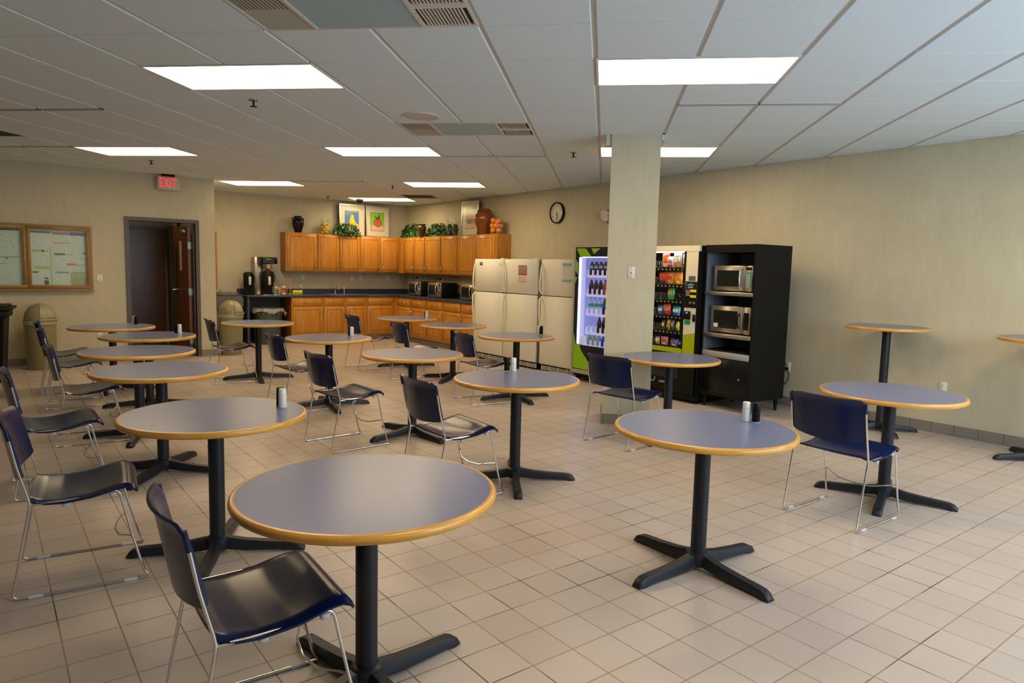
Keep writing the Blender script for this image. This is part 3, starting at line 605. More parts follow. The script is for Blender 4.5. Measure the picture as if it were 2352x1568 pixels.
# sink
t = thing('sink', 'double-bowl stainless sink set in the navy countertop', 'sink')
g = MB()
for x0, x1 in ((SX0, 5.78), (5.80, SX1)):
    y0, y1, zb = SY0, SY1-.07, .755; e = .012
    g.box(x0, x1, y0, y1, zb, zb+.006); g.box(x0, x0+.006, y0, y1, zb, .914); g.box(x1-.006, x1, y0, y1, zb, .914); g.box(x0, x1, y0, y0+.006, zb, .914); g.box(x0, x1, y1-.006, y1, zb, .914)
    g.cyl(((x0+x1)/2, (y0+y1)/2, 0), .04, zb+.006, zb+.009, 20)
g.build('basin', M['steel'], t)
g = MB(); g.box(5.385, 6.195, 12.945, SY0+.004, .9155, .921); g.box(5.385, 6.195, SY1-.07, 13.425, .9155, .921); g.box(5.385, SX0+.004, SY0, SY1, .9155, .921); g.box(SX1-.004, 6.195, SY0, SY1, .9155, .921); g.box(5.776, 5.804, SY0, SY1, .912, .921)
g.build('rim', M['nickel'], t)
t = thing('faucet', 'chrome faucet with a raised lever behind the sink', 'faucet', (5.70, 13.38, .9215))
MB().lathe([(.028, 0), (.028, .01), (.016, .02), (.015, .10), (.019, .115), (.012, .125)], 18).build('body', M['nickel'], t)
MB().tube([(0, -.01, .07), (0, -.08, .135), (0, -.17, .12), (0, -.18, .09)], .009, 8).build('spout', M['nickel'], t)
MB().tube([(0, 0, .12), (.02, -.02, .155), (.045, -.03, .178)], .006, 8).build('lever', M['nickel'], t)
MB().tube([(0, 0, .12), (-.03, 0, .155), (-.045, .01, .165)], .006, 8).build('wing', M['nickel'], t)
t = thing('side_sprayer', 'chrome side sprayer beside the faucet', 'sprayer', (5.895, 13.38, .9215))
MB().lathe([(.02, 0), (.02, .008), (.011, .016), (.010, .085)], 14).build('body', M['nickel'], t)
MB().lathe([(.014, .085), (.017, .11), (.012, .128)], 14).build('head', M['nickel'], t)

# wall plates
def plate(name, label, loc, rz, n=1, w=.07, kind='outlet'):
    t = thing(name, label, kind, loc, rz)
    MB().box(-w/2, w/2, -.006, 0, -.057, .057, 0, .003).build('faceplate', M['faceplate'], t)
    if kind == 'outlet':
        for z in (-.02, .02):
            g = MB(); g.box(-.016, .016, -.0085, -.006, z-.014, z+.014, 0, .003); g.box(-.008, -.005, -.0090, -.0085, z-.004, z+.008, 1); g.box(.005, .008, -.0090, -.0085, z-.004, z+.008, 1); g.build('socket', [M['white'], M['dark']], t)
    else:
        for k in range(n):
            x = (k-(n-1)/2)*.044; MB().box(x-.015, x+.015, -.009, -.006, -.03, .03, 0, .003).build('toggle', M['white'], t)
    return t
plate('wall_outlet', 'double wall plate on the kitchen wall above the yellow box', (5.083, BW, 1.248), 0, w=.085)
plate('wall_outlet', 'left of two wall plates above the sink', (6.134, BW, 1.242), 0)
plate('wall_outlet', 'right of two wall plates above the sink', (6.327, BW, 1.242), 0)
plate('light_switch', 'white wall plate near the kitchen corner', (6.955, BW, 1.248), 0, kind='switch')
plate('wall_outlet', 'wall plate above the left microwave', (AW, 12.95, 1.25), RA)
plate('wall_outlet', 'wall plate above the middle microwave', (AW, 12.02, 1.25), RA)
plate('light_switch', 'white double light switch between the glass case and the doorway', (1.366, LW, 1.225), 0, 2, .073, 'switch')
plate('wall_outlet', 'small wall outlet low on the left wall behind the far table', (1.338, LW, .383), 0)
plate('wall_outlet', 'white wall outlet low on the right wall behind the round table', (AW, 2.72, .452), RA)
ol = plate('wall_outlet', 'wall outlet beside the black stand with a plug in it', (AW, 4.355, .45), RA)
t = thing('power_cord', 'black power cord looping from the outlet beside the black stand', 'cord', (AW, 4.355, .45), RA)
MB().box(-.016, .016, -.045, -.0095, -.036, -.006, 0, .006).build('plug', M['blackm'], t)
MB().tube([(0, -.04, -.02), (.03, -.06, -.03), (.055, -.07, -.08), (.045, -.07, -.14), (.0, -.06, -.2), (-.10, -.04, -.27)], .005, 8).build('cable', M['blackm'], t)
t = thing('column_plate', 'ivory blank wall plate on the square column', 'wall plate', gw(.018+.232, 6.80, 1.492), R45)
MB().box(-.035, .035, -.007, 0, -.057, .057, 0, .003).build('faceplate', M['faceplate'], t)
MB().box(-.007, .007, -.010, -.007, -.007, .007).build('jack', M['steeld'], t)
for z in (-.042, .042): MB().box(-.003, .003, -.009, -.007, z-.003, z+.003).build('screw', M['steeld'], t)
for y, l in ((12.95, 'black cord and plug arching above the left microwave'), (12.02, 'black cord and plug above the middle microwave')):
    t = thing('appliance_cord', l, 'cord', (AW, y, 1.25), RA)
    MB().box(-.018, .018, -.05, -.0095, .005, .035, 0, .006).build('plug', M['blackm'], t)
    MB().tube([(0, -.05, .02), (-.03, -.08, .035), (-.08, -.09, .025), (-.13, -.07, -.02), (-.14, -.055, -.12)], .005, 8).build('cable', M['blackm'], t)

# ------------------------------------------------------------------ microwaves
def microwave(label, loc, rz, W, H, D, style, group):
    t = thing('microwave', label, 'microwave', loc, rz, group)
    g = MB(); g.box(0, W, .02, D, .014, H, 0, .006)
    g.build('case', M['blackm'] if style == 'c' else M['steeld'], t)
    for x in (.04, W-.06):
        for y in (.05, D-.05): MB().cyl((x, y, 0), .012, 0, .014, 10).build('foot', M['blackm'], t)
    pw = {'c': .10, 'a': .098, 'b': .105}[style]; xd = W-pw
    d = MB(); d.box(0, xd-.002, 0, .02, .014, H, 0, .004); dd = d.build('door', M['steel'], t)
    wr = xd-.06 if style != 'c' else xd-.04
    MB().box(.045, wr, -.0015, .0, .06, H-.05, 0).build('window', M['windowdark'], dd)
    hx = xd-.03
    if style == 'c':
        MB().tube([(hx, 0, .06), (hx-.01, -.03, .09), (hx-.014, -.04, H*.5), (hx-.01, -.03, H-.06), (hx, 0, H-.035)], .009, 10).build('handle', M['chrome'], dd)
    elif style == 'a':
        MB().tube([(hx, 0, .035), (hx-.006, -.035, .06), (hx-.008, -.045, H*.5), (hx-.004, -.035, H-.05), (hx, 0, H-.03)], .010, 10).build('handle', M['chrome'], dd)
    else:
        MB().tube([(hx, 0, .075), (hx+.006, -.04, .095), (hx+.006, -.045, H*.5), (hx+.004, -.04, H-.10), (hx, 0, H-.075)], .009, 10).build('handle', M['blackm'], dd)
    p = MB().box(xd, W, 0, .02, .014, H, 0, .004).build('control_panel', M['steel'], t)
    if style == 'a':
        MB().box(xd+.012, W-.012, -.0012, 0, H-.045, H-.015).build('display', M['windowdark'], p)
        MB().box(xd+.012, W-.012, -.0012, 0, .05, H-.055).build('keypad', M['key'], p)
        MB().box(W-.030, W-.014, -.002, -.0012, .055, H-.06).build('stripe', M['teal'], p)
        MB().box(xd+.012, W-.030, -.002, -.0012, H-.085, H-.07).build('stripe', M['teal'], p)
        MB().box(.03, .10, -.0012, 0, H-.028, H-.018).build('badge', M['steeld'], dd)
    elif style == 'b':
        MB().box(xd+.02, W-.015, -.0012, 0, .06, H-.06).build('dial_panel', M['windowdark'], p)
        MB().lathe([(.02, 0), (.018, .015)], 20, 0, (0, 0, 0), True, Matrix.Translation((xd+.055, -.001, H*.65)) @ Matrix.Rotation(PI/2, 4, 'X')).build('knob', M['blackm'], p)
        MB().box(.05, .11, -.003, -.0015, .065, .11).build('sticker', M['paper'], dd)
    else:
        MB().box(xd+.008, W-.008, -.0012, 0, H-.06, H-.03).build('display', M['windowdark'], p)
        MB().lathe([(.036, 0), (.03, .02)], 24, 0, (0, 0, 0), True, Matrix.Translation((xd+.045, -.001, H*.42)) @ Matrix.Rotation(PI/2, 4, 'X')).build('knob', M['chrome'], p)
        MB().cyl((0, 0, 0), .013, 0, .008, 14, 0, Matrix.Translation((xd+.045, 0, .05)) @ Matrix.Rotation(PI/2, 4, 'X')).build('button', M['chrome'], p)
    return t
for b, l in ((12.60, 'counter microwave nearest the kitchen corner, black sided'), (11.82, 'middle counter microwave with its black side fully visible'), (10.65, 'counter microwave partly hidden behind the first fridge')):
    microwave(l, (6.95, b, .9155), RA, .495, .292, .37, 'c', 'microwaves on the kitchen counter')

# ------------------------------------------------------------------ counter clutter
def dispenser(label, loc, r=.092, h=.42):
    t = thing('coffee_dispenser', label, 'coffee dispenser', loc, 0, 'black coffee dispensers')
    MB().lathe([(r*.95, 0), (r, .01), (r, .02)], 28).build('base', M['blackm'], t)
    g = MB(); g.lathe([(r*.96, .14), (r, .15), (r, h-.05), (r*.92, h-.02), (r*.5, h-.005), (r*.45, h)], 28); g.build('body', M['blackg'], t)
    MB().box(-r*.75, r*.75, -.01, r*.85, .02, .145).build('stand', M['blackm'], t)
    MB().box(-.022, .022, -r-.012, -r+.01, .18, .335, 0, .004).build('sight_window', M['prtw'], t)
    MB().tube([(0, -r, .155), (0, -r-.03, .145), (0, -r-.035, .11)], .009, 8).build('tap', M['blackm'], t)
    MB().tube([(r*.7, 0, h-.03), (r*1.15, 0, h-.09), (r*1.18, 0, h-.18), (r, 0, h-.22)], .008, 8).build('handle', M['blackm'], t)
dispenser('black coffee dispenser standing alone at the left end of the counter', (3.935, 13.22, .9155))
dispenser('black coffee dispenser under the brewer head', (4.235, 13.06, .925), .115, .445)
t = thing('coffee_brewer', 'steel coffee brewer with a black control head', 'coffee brewer', (4.24, 13.3, .9155))
g = MB(); g.box(-.17, .14, -.02, .17, .0, .70, 0, .006); g.build('tower', M['steel'], t)
MB().box(-.13, .11, -.37, -.02, .0, .008, 0, .002).build('drip_tray', M['nickel'], t)
g = MB(); g.box(-.13, .15, -.34, -.02, .575, .70, 0, .008); h = g.build('head', M['blackg'], t)
MB().box(-.11, .09, -.343, -.34, .59, .685).build('control_panel', M['navyg'], h); MB().box(-.05, .03, -.345, -.343, .655, .672).build('display', M['tboxg'], h)
MB().box(.12, .16, -.335, -.25, .585, .69, 0, .004).build('switch', M['red'], h)
MB().lathe([(.035, .452), (.06, .50), (.085, .57)], 24, 0, (0, -.24, 0)).build('brew_funnel', M['nickel'], t)
MB().tube([(-.10, -.28, .56), (-.13, -.30, .50), (-.12, -.30, .45)], .01, 8).build('funnel_handle', M['blackm'], t)
t = thing('cup_stack', 'stack of white cups beside the brewer', 'cups', (4.40, 13.30, .9155))
g = MB()
for k in range(9): g.lathe([(.030, .02*k), (.041, .02*k+.095), (.042, .02*k+.098)], 20)
g.build('cups', M['paper'], t)
t = thing('creamer_rack', 'white rack of creamers and cup lids on the counter', 'rack', (4.352, 12.98, .9155))
g = MB(); g.box(0, .075, 0, .09, 0, .006); g.box(0, .004, 0, .09, 0, .15); g.box(.071, .075, 0, .09, 0, .15); g.box(0, .075, .086, .09, 0, .16)
for z in (.05, .10): g.box(.004, .071, 0, .086, z, z+.003)
g.build('rack', M['paper'], t)
for z in (.008, .055, .105):
    for x in (.01, .042): MB().lathe([(.012, z), (.015, z+.024)], 10, 0, (x+.011, .03, 0)).build('creamer_cup', M['card'], t)
o = B(0, .055, 0, .09, 0, .15, 0, .003).build('carton', M['card'], None, (4.432, 12.99, .9155)); tag(o, 'plain brown carton beside the orange tub', 'box')
t = thing('creamer_canister', 'orange and red canister with pale lid on the counter', 'canister', (4.525, 13.03, .9155))
MB().lathe([(.036, 0), (.038, .004), (.038, .085)], 24).build('body', M['ocan'], t); MB().lathe([(.038, .085), (.038, .135)], 24).build('label_band', M['rcan'], t); MB().lathe([(.040, .135), (.040, .155), (.03, .165)], 24).build('lid', M['paper'], t)
MB().lathe([(.0385, .01), (.0385, .04)], 24, close=False).build('white_band', M['paper'], t)
t = thing('towel_holder', 'bare pale wooden paper towel holder on the counter', 'towel holder', (4.70, 13.17, .9155))
MB().lathe([(.075, 0), (.075, .012), (.07, .016)], 28).build('base', M['towelw'], t); MB().lathe([(.011, .016), (.011, .33)], 14).build('rod', M['towelw'], t); MB().sphere((0, 0, .345), .019, 14).build('knob', M['oakside'], t)
MB().tube([(-.06, 0, .014), (-.06, 0, .30)], .006, 8).build('side_rod', M['towelw'], t)
t = thing('tea_box', 'yellow and green tea box on the counter', 'box', (4.675, 12.93, .9155))
MB().box(0, .175, 0, .07, 0, .09, 0, .002).build('carton', M['tbox'], t); MB().box(.01, .165, -.0012, 0, .008, .045).build('green_print', M['tboxg'], t); MB().box(.03, .12, -.0014, 0, .052, .078).build('title_patch', M['pyel'], t)
t = thing('soap_bottle', 'small clear pump bottle behind the yellow box', 'bottle', (4.895, 13.10, .9155))
MB().lathe([(.026, 0), (.028, .005), (.027, .10), (.012, .125), (.012, .135)], 18).build('body', M['pepper'], t); MB().lathe([(.014, .135), (.014, .15)], 12).build('collar', M['white'], t); MB().tube([(0, 0, .15), (0, 0, .178), (-.03, 0, .176)], .006, 8).build('pump', M['white'], t)

# ------------------------------------------------------------------ above the cabinets
ZC = 2.1055
def vase(name, label, loc, prof, mat, handles=0, hr=.02, hz=(0, 0), hw=0):
    t = thing(name, label, 'vase', loc)
    ip = [(max(r-.008, .004), z) for r, z in reversed(prof)][:max(2, len(prof)//2)]
    MB().lathe(prof+ip, 40).build('body', mat, t)
    for s in ([-1, 1] if handles else []):
        MB().tube([(s*hw*.72, 0, hz[1]), (s*hw*1.12, 0, hz[1]-.005), (s*hw*1.28, 0, (hz[0]+hz[1])/2), (s*hw*1.05, 0, hz[0])], .011, 10).build('handle', mat, t)
    return t
vase('black_vase', 'black two-handled vase at the left end of the oak wall cabinets', (4.935, 13.36, ZC), [(.06, 0), (.062, .01), (.085, .08), (.108, .17), (.110, .21), (.098, .255), (.070, .275), (.064, .30), (.072, .322)], M['blackg'], 1, .02, (.225, .29), .09)
vase('large_brown_vase', 'large brown glazed jug with neck handle by the right-hand picture', (7.17, 10.235, ZC), [(.09, 0), (.095, .02), (.14, .12), (.178, .23), (.182, .29), (.158, .355), (.10, .395), (.083, .42), (.095, .455)], M['terra'], 1, .02, (.35, .43), .12)
vase('small_brown_vase', 'small dark brown glazed vase between the two ivy plants', (7.08, 12.30, ZC), [(.05, 0), (.052, .01), (.075, .09), (.098, .17), (.095, .2), (.075, .225), (.09, .25)], M['brownv'])
def fruit_jar(jname, label, loc, r, h, fl, fn, fcat, mat, fr, nz, sc, group, fillh):
    t = thing(jname, label, 'jar', loc)
    MB().lathe([(r, .006), (r, h)], 36, close=False).build('wall', M['jarglass'], t)
    MB().lathe([(r, 0), (r, .006)], 36).build('bottom', M['jarglass'], t)
    MB().lathe([(r-.002, h), (r+.002, h), (r+.002, h+.004), (r-.002, h+.004)], 36, close=False).build('rim', M['jarglass'], t)
    k = 0; z = fr*1.0+.008
    first = None
    while z < fillh:
        n = 4 if r-fr > fr*.9 else 3
        for i in range(n):
            a = 2*PI*i/n+k*PI/n; rr = r-fr*max(sc)*1.1
            if first is None:
                first = MB().sphere((0, 0, 0), fr, 16, 0, sc).build(fn, mat)
                if fn != 'lemon':
                    pass
                o = first
            else:
                o = first.copy(); COL.objects.link(o)
            o.location = (loc[0]+rr*math.cos(a), loc[1]+rr*math.sin(a), loc[2]+z); o.rotation_euler = (random.uniform(0, 3), random.uniform(0, 3), random.uniform(0, 3))
            tag(o, fl, fcat, group)
        z += fr*1.72; k += 1
fruit_jar('lemon_jar', 'clear glass jar of lemons left of the ivy bowl', (5.485, 13.37, ZC), .095, .30, 'yellow lemon in the glass jar beside the ivy', 'lemon', 'lemon', M['lemon'], .029, 5, (1, 1, 1.35), 'lemons in the glass jar', .215)
fruit_jar('orange_jar', 'glass jar heaped with oranges at the right end of the cabinets', (7.17, 9.865, ZC), .125, .24, 'orange in the glass jar at the right end of the cabinets', 'orange', 'orange', M['orange'], .049, 4, (1, 1, 1), 'oranges in the glass jar', .30)
fruit_jar('green_fruit_jar', 'clear glass jar of dark green fruit right of the ivy', (7.2, 11.33, ZC), .125, .31, 'dark green fruit in the glass jar right of the ivy', 'lime', 'fruit', M['pepper'], .040, 4, (1, 1, 1.2), 'green fruit in the glass jar', .20)
def ivy(label, loc, rx, ry, h, n, bowl=True, droop=.04):
    t = thing('ivy_plant', label, 'plant', loc)
    MB().lathe([(rx*.38, 0), (rx*.5, .05), (rx*.48, .09), (rx*.40, .09)], 24).build('pot', M['basket'], t)
    gs = [MB(), MB(), MB()]
    for i in range(n):
        u = random.random()*2*PI; v = math.acos(random.random()); q = random.uniform(.72, 1.05)
        x, y, z = rx*q*math.sin(v)*math.cos(u), ry*q*math.sin(v)*math.sin(u), h*q*math.cos(v)*.92+.02
        if math.sin(v) > .9: z = max(.012, z-droop*random.random())
        s = random.uniform(.016, .030); R = Matrix.Translation((x, y, max(.02, z))) @ Matrix.Rotation(u+random.uniform(-.8, .8), 4, 'Z') @ Matrix.Rotation(v*.8+random.uniform(-.5, .5), 4, 'Y')
        L = [(0, 0, 0), (s*.6, s*.75, .003), (s*1.5, s*.4, -.002), (s*2., 0, -.006), (s*1.5, -s*.4, -.002), (s*.6, -s*.75, .003)]
        g = gs[0 if random.random() < .5 else (1 if random.random() < .75 else 2)]
        g.add(L, [(0, 1, 2, 3), (0, 3, 4, 5)], 0, False, R)
    g = MB()
    for k, q in enumerate(gs):
        g.add(q.v, q.f, k)
    f = g.build('foliage', [M['leaf'], M['leafd'], M['leafl']], t)
    g = MB()
    for i in range(14):
        u = random.random()*2*PI; g.tube([(0, 0, .08), (rx*.4*math.cos(u), ry*.4*math.sin(u), h*.6), (rx*.75*math.cos(u), ry*.75*math.sin(u), h*.45)], .003, 5)
    g.build('stems', M['leafd'], t)
ivy('green ivy in a dark basket in front of the pear picture', (5.875, 13.225, ZC), .30, .115, .25, 620)
ivy('green ivy plant nearest the kitchen corner, left of the small brown vase', (7.22, 12.90, ZC), .14, .44, .30, 900)
ivy('green ivy plant between the small brown vase and the green fruit jar', (7.22, 11.90, ZC), .14, .38, .27, 800)
def picture(label, loc, rz, W, H, tilt, art):
    t = thing('framed_picture', label, 'picture', loc, rz); t.rotation_euler = (tilt, 0, rz)
    f = .014
    g = MB(); g.box(0, W, -.02, .0, 0, f); g.box(0, W, -.02, .0, H-f, H); g.box(0, f, -.02, .0, f, H-f); g.box(W-f, W, -.02, .0, f, H-f); g.build('frame', M['silver'], t)
    MB().box(-.004, W+.004, .0, .014, -.0, H+.004).build('backing', M['blackfr'], t)
    MB().box(f, W-f, -.006, -.001, f, H-f).build('mat_board', M['mat_'], t)
    art(t, W, H)
    MB().box(f, W-f, -.0165, -.0155, f, H-f).build('glazing', M['glass3'], t)
def blob(pts, y0, y1, mi=0): return MB().prism(pts, y0, y1, mi)
def ell(cx, cz, rx, rz, n=28, a0=0, a1=2*PI): return [(cx+rx*math.cos(a0+(a1-a0)*k/n), cz+rz*math.sin(a0+(a1-a0)*k/n)) for k in range(n+(0 if a1-a0 > 6.28 else 1))]
def art_base(t, W, H, x0, x1, z0, z1, top, zt):
    MB().box(x0-.008, x1+.008, -.0075, -.006, z0-.008, z1+.008).build('print_border', M['pdark'], t)
    MB().box(x0, x1, -.009, -.0075, zt, z1).build('print_background', top, t)
    MB().box(x0, x1, -.009, -.0075, z0, zt).build('print_table', M['ppink'], t)
def art_pear(t, W, H):
    x0, x1, z0, z1 = .125, .415, .13, .495; art_base(t, W, H, x0, x1, z0, z1, M['pblue'], .245)
    cx = .28
    out = [(cx-.030, .415), (cx-.012, .430), (cx+.012, .428), (cx+.026, .405), (cx+.036, .345), (cx+.055, .30), (cx+.078, .255), (cx+.072, .205), (cx+.035, .175), (cx-.02, .175), (cx-.062, .20), (cx-.075, .25), (cx-.062, .31), (cx-.045, .36)]
    big = [(cx+(x-cx)*1.1, .30+(z-.30)*1.05) for x, z in out]
    blob(big, -.0102, -.009).build('print_outline', M['pdark'], t); blob(out, -.0115, -.0102).build('print_pear', M['pyel'], t)
    blob([(cx-.01, .43), (cx+.02, .455), (cx+.07, .462), (cx+.11, .44), (cx+.06, .432), (cx+.02, .436)], -.0125, -.0115).build('print_leaf', M['pdark'], t)
def art_apple(t, W, H):
    x0, x1, z0, z1 = .118, .410, .13, .495; art_base(t, W, H, x0, x1, z0, z1, M['pgreen'], .235)
    cx, cz = .275, .295
    out = [(cx+.088*math.cos(a)*(1+.10*math.sin(a)), cz+.085*math.sin(a)-(.018 if abs(math.cos(a)) < .25 and math.sin(a) > 0 else 0)) for a in [2*PI*k/30 for k in range(30)]]
    blob([(cx+(x-cx)*1.08, cz+(z-cz)*1.08) for x, z in out], -.0102, -.009).build('print_outline', M['pdark'], t); blob(out, -.0115, -.0102).build('print_apple', M['pred'], t)
    blob([(cx-.03, .365), (cx-.085, .43), (cx-.055, .425), (cx-.005, .39), (cx+.01, .44), (cx+.06, .465), (cx+.03, .41), (cx+.055, .395), (cx+.02, .37)], -.0125, -.0115).build('print_leaf', M['pdark'], t)
def art_bowl(t, W, H):
    x0, x1, z0, z1 = .135, .425, .13, .495; art_base(t, W, H, x0, x1, z0, z1, M['pgreen'], .225)
    cx = .285
    blob(ell(cx, .295, .105, .125, 24, 0, PI), -.0102, -.009).build('print_fruit', M['pred'], t)
    blob(ell(cx, .295, .105, .085, 20, PI, 2*PI), -.0112, -.0102).build('print_bowl', M['pgrey'], t)
picture('framed pear print, yellow on blue, behind the ivy bowl', (5.795, 13.37, ZC), 0, .548, .632, -.045, art_pear)
picture('framed print of a red apple on green', (6.372, 13.37, ZC), 0, .532, .632, -.045, art_apple)
picture('framed print of red fruit in a grey bowl behind the large brown vase', (7.26, 11.12, ZC), RA, .545, .625, -.05, art_bowl)

# ------------------------------------------------------------------ fridges
def fridge(label, b_left, W, H=1.655):
    t = thing('refrigerator', label, 'refrigerator', (6.60, b_left, 0), RA, 'white top-freezer refrigerators in a row')
    D = AW-.04-6.60
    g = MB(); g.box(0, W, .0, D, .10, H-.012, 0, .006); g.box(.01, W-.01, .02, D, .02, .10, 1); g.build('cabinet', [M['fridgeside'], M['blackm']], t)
    zs = 1.125
    dl = MB().box(.002, W-.002, -.062, -.004, .115, zs-.006, 0, .012).build('fridge_door', M['fridge'], t)
    du = MB().box(.002, W-.002, -.062, -.004, zs+.006, H, 0, .012).build('freezer_door', M['fridge'], t)
    for d, z0, z1 in ((du, zs+.03, H-.05), (dl, zs-.62, zs-.025)):
        up = d is du
        pts = [(.035, -.062, z0 if up else z1), (.035, -.095, (z0+.03) if up else (z1-.03))]
        if up: P = [(.03, -.060, z0), (.03, -.100, z0+.04), (.03, -.102, z0+.18), (.03, -.085, z1-.08), (.03, -.062, z1)]
        else: P = [(.03, -.060, z1), (.03, -.100, z1-.04), (.03, -.102, z1-.22), (.03, -.085, z0+.12), (.03, -.062, z0)]
        MB().tube(P, [.014, .013, .012, .010, .006], 10).build('handle', M['fridge'], d)
    MB().box(W-.10, W-.065, -.065, -.062, H-.10, H-.055, 0, .002).build('badge', M['white'], du)
    MB().box(W-.09, W-.01, -.055, .03, H-.002, H+.014, 0, .004).build('hinge_cover', M['white'], t)
    g = MB(); g.box(.02, W-.02, -.01, .02, .022, .098, 1)
    for k in range(3): g.box(.03, W-.03, -.022, -.008, .030+k*.022, .041+k*.022, 0)
    for k in range(5): g.box(.02+k*(W-.052)/4, .032+k*(W-.052)/4, -.024, -.008, .025, .096, 0)
    g.build('kick_grille', [M['cream'], M['dark']], t)
    for x in (.05, W-.08): MB().cyl((x+.015, .05, 0), .018, 0, .022, 12).build('foot', M['blackm'], t)
    return t
fridge('white fridge next to the kitchen counter, small blue magnet on its freezer', 9.60, .815)
fridge('middle white fridge with a photo magnet and pink note', 8.765, .815)
fridge('white fridge beside the drink machine with a pale blue notice', 7.86, .80)
def flat(name, label, cat, b0, b1, z0, z1, x, mats, rows, group=None):    # sheet on a surface facing -x, rows = (z0,z1,mat index)
    t = thing(name, label, cat, (x, b0, 0), RA, group)
    W = b0-b1
    for nm, a, b, c, d, mt, dy in rows: MB().box(a*W, b*W, -.0012-dy, -dy, z0+c*(z1-z0), z0+d*(z1-z0)).build(nm, M[mt], t)
    return t
XF = 6.60-.0625
flat('fridge_magnet', 'small blue square magnet at the top corner of the first fridge', 'magnet', 9.44, 9.36, 1.555, 1.605, XF, None, [('sheet', 0, 1, 0, 1, 'pblue', 0), ('print_strip', 0, 1, 0, .35, 'prtd', .0012)])
flat('photo_magnet', 'small brown and white photo on the middle fridge', 'photo', 8.40, 8.19, 1.415, 1.565, XF, None, [('sheet', 0, 1, 0, 1, 'photo', 0), ('caption', 0, 1, 0, .15, 'rcan', .0012)])
flat('paper_note', 'pink note with curling corner under the photo on the middle fridge', 'note', 8.40, 8.20, 1.305, 1.405, XF, None, [('sheet', 0, 1, 0, 1, 'pinkp', 0), ('red_line', .03, .97, .06, .12, 'pred', .0012)])
flat('paper_notice', 'pale notice with blue bands on the fridge beside the drink machine', 'notice', 7.385, 7.185, 1.335, 1.602, XF, None, [('sheet', 0, 1, 0, 1, 'prtw', 0), ('top_band', 0, 1, .84, 1, 'bluep', .0012), ('bottom_band', 0, 1, 0, .14, 'bluep', .0012)])

# ------------------------------------------------------------------ drink machine (front x = 6.42)
XV = 6.42
t = thing('drink_machine', 'glass-front drink vending machine with lime graphics behind the column', 'vending machine', (XV, 7.02, 0), RA)
W, H, D = 1.00, 1.845, AW-.03-XV
wx0, wx1, wz0, wz1 = .085, .80, .50, 1.69
g = MB(); g.box(0, .02, .03, D, .09, H); g.box(W-.02, W, .03, D, .09, H); g.box(.02, W-.02, D-.02, D, .09, H); g.box(.02, W-.02, .03, D-.02, H-.02, H); g.box(.02, W-.02, .03, D-.02, .09, .11)
g.box(-.0, W, .06, D, .06, .09); g.build('cabinet', M['blackm'], t)
g = MB()
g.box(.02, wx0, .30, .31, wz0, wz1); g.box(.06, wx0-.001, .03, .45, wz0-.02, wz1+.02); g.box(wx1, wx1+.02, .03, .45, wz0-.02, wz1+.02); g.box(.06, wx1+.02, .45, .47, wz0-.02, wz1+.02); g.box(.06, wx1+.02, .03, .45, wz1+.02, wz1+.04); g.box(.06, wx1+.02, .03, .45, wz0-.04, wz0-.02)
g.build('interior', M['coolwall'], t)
g = MB(); g.box(.0, W, -.004, .03, 1.815, H); g.box(0, W, -.004, .03, .11, .165); g.box(0, .032, -.004, .03, .165, 1.815); g.box(W-.032, W, -.004, .03, .165, 1.815)
dr = g.build('door_frame', M['vsilver'], t)
g = MB(); g.box(.032, W-.032, 0, .03, wz1, 1.815); g.box(.032, W-.032, 0, .03, .165, wz0); g.box(.032, wx0, 0, .03, wz0, wz1); g.box(wx1, W-.032, 0, .03, wz0, wz1); g.build('door_panel', M['navyg'], t)
y0, y1 = -.0015, 0
for q in ([(.047, 1.80), (.223, 1.798), (.335, 1.695), (.12, 1.695)], [(.33, 1.80), (.50, 1.797), (.38, 1.722)], [(.036, 1.66), (.084, 1.60), (.084, 1.45), (.036, 1.50)], [(.036, 1.42), (.075, 1.41), (.045, 1.345), (.036, 1.33)], [(.04, .66), (.084, .50), (.16, .495), (.20, .42), (.34, .293), (.362, .172), (.04, .178)]):
    MB().prism(q, y0, y1).build('lime_graphic', M['lime'], t)

MB().box(wx0, wx1, .012, .016, wz0, wz1).build('glass_pane', M['glass'], t)
g = MB(); g.box(wx0-.003, wx0+.012, .02, .05, wz0+.01, wz1-.01, 0, .004); g.box(wx0+.06, wx1-.02, .02, .034, wz1-.012, wz1-.002); g.box(wx1-.012, wx1-.002, .02, .04, wz0+.01, wz1-.01); g.build('lamp_tube', M['coolglow'], t)  # right-hand strip is added to brighten the bottles
g = MB(); g.box(wx0+.018, wx0+.05, .04, .10, wz0, wz1); g.box(wx0+.03, wx0+.12, .035, .10, wz0, wz0+.12); g.build('lift_rail', M['shelfw'], t)
MB().box(.86, .95, -.006, 0, 1.0, 1.45).build('control_panel', M['blackg'], t)
MB().box(.42, .80, -.004, 0, .22, .40, 0, .01).build('delivery_flap', M['blackm'], t)
for x in (.06, W-.1):
    for y in (.09, D-.1): MB().cyl((x, y, 0), .022, 0, .06, 12).build('foot', M['blackm'], t)
shz = [1.445, 1.19, .93, .68, .505]
xs = [wx0+.165+.0885*i for i in range(7)]
for z in shz: 
    g = MB(); g.box(wx0+.12, wx1+.0, .06, .40, z-.014, z-.003); g.box(wx0+.12, wx1, .05, .062, z-.03, z+.002)
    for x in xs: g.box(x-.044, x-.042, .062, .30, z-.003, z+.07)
    g.build('shelf', M['shelfw'], t)
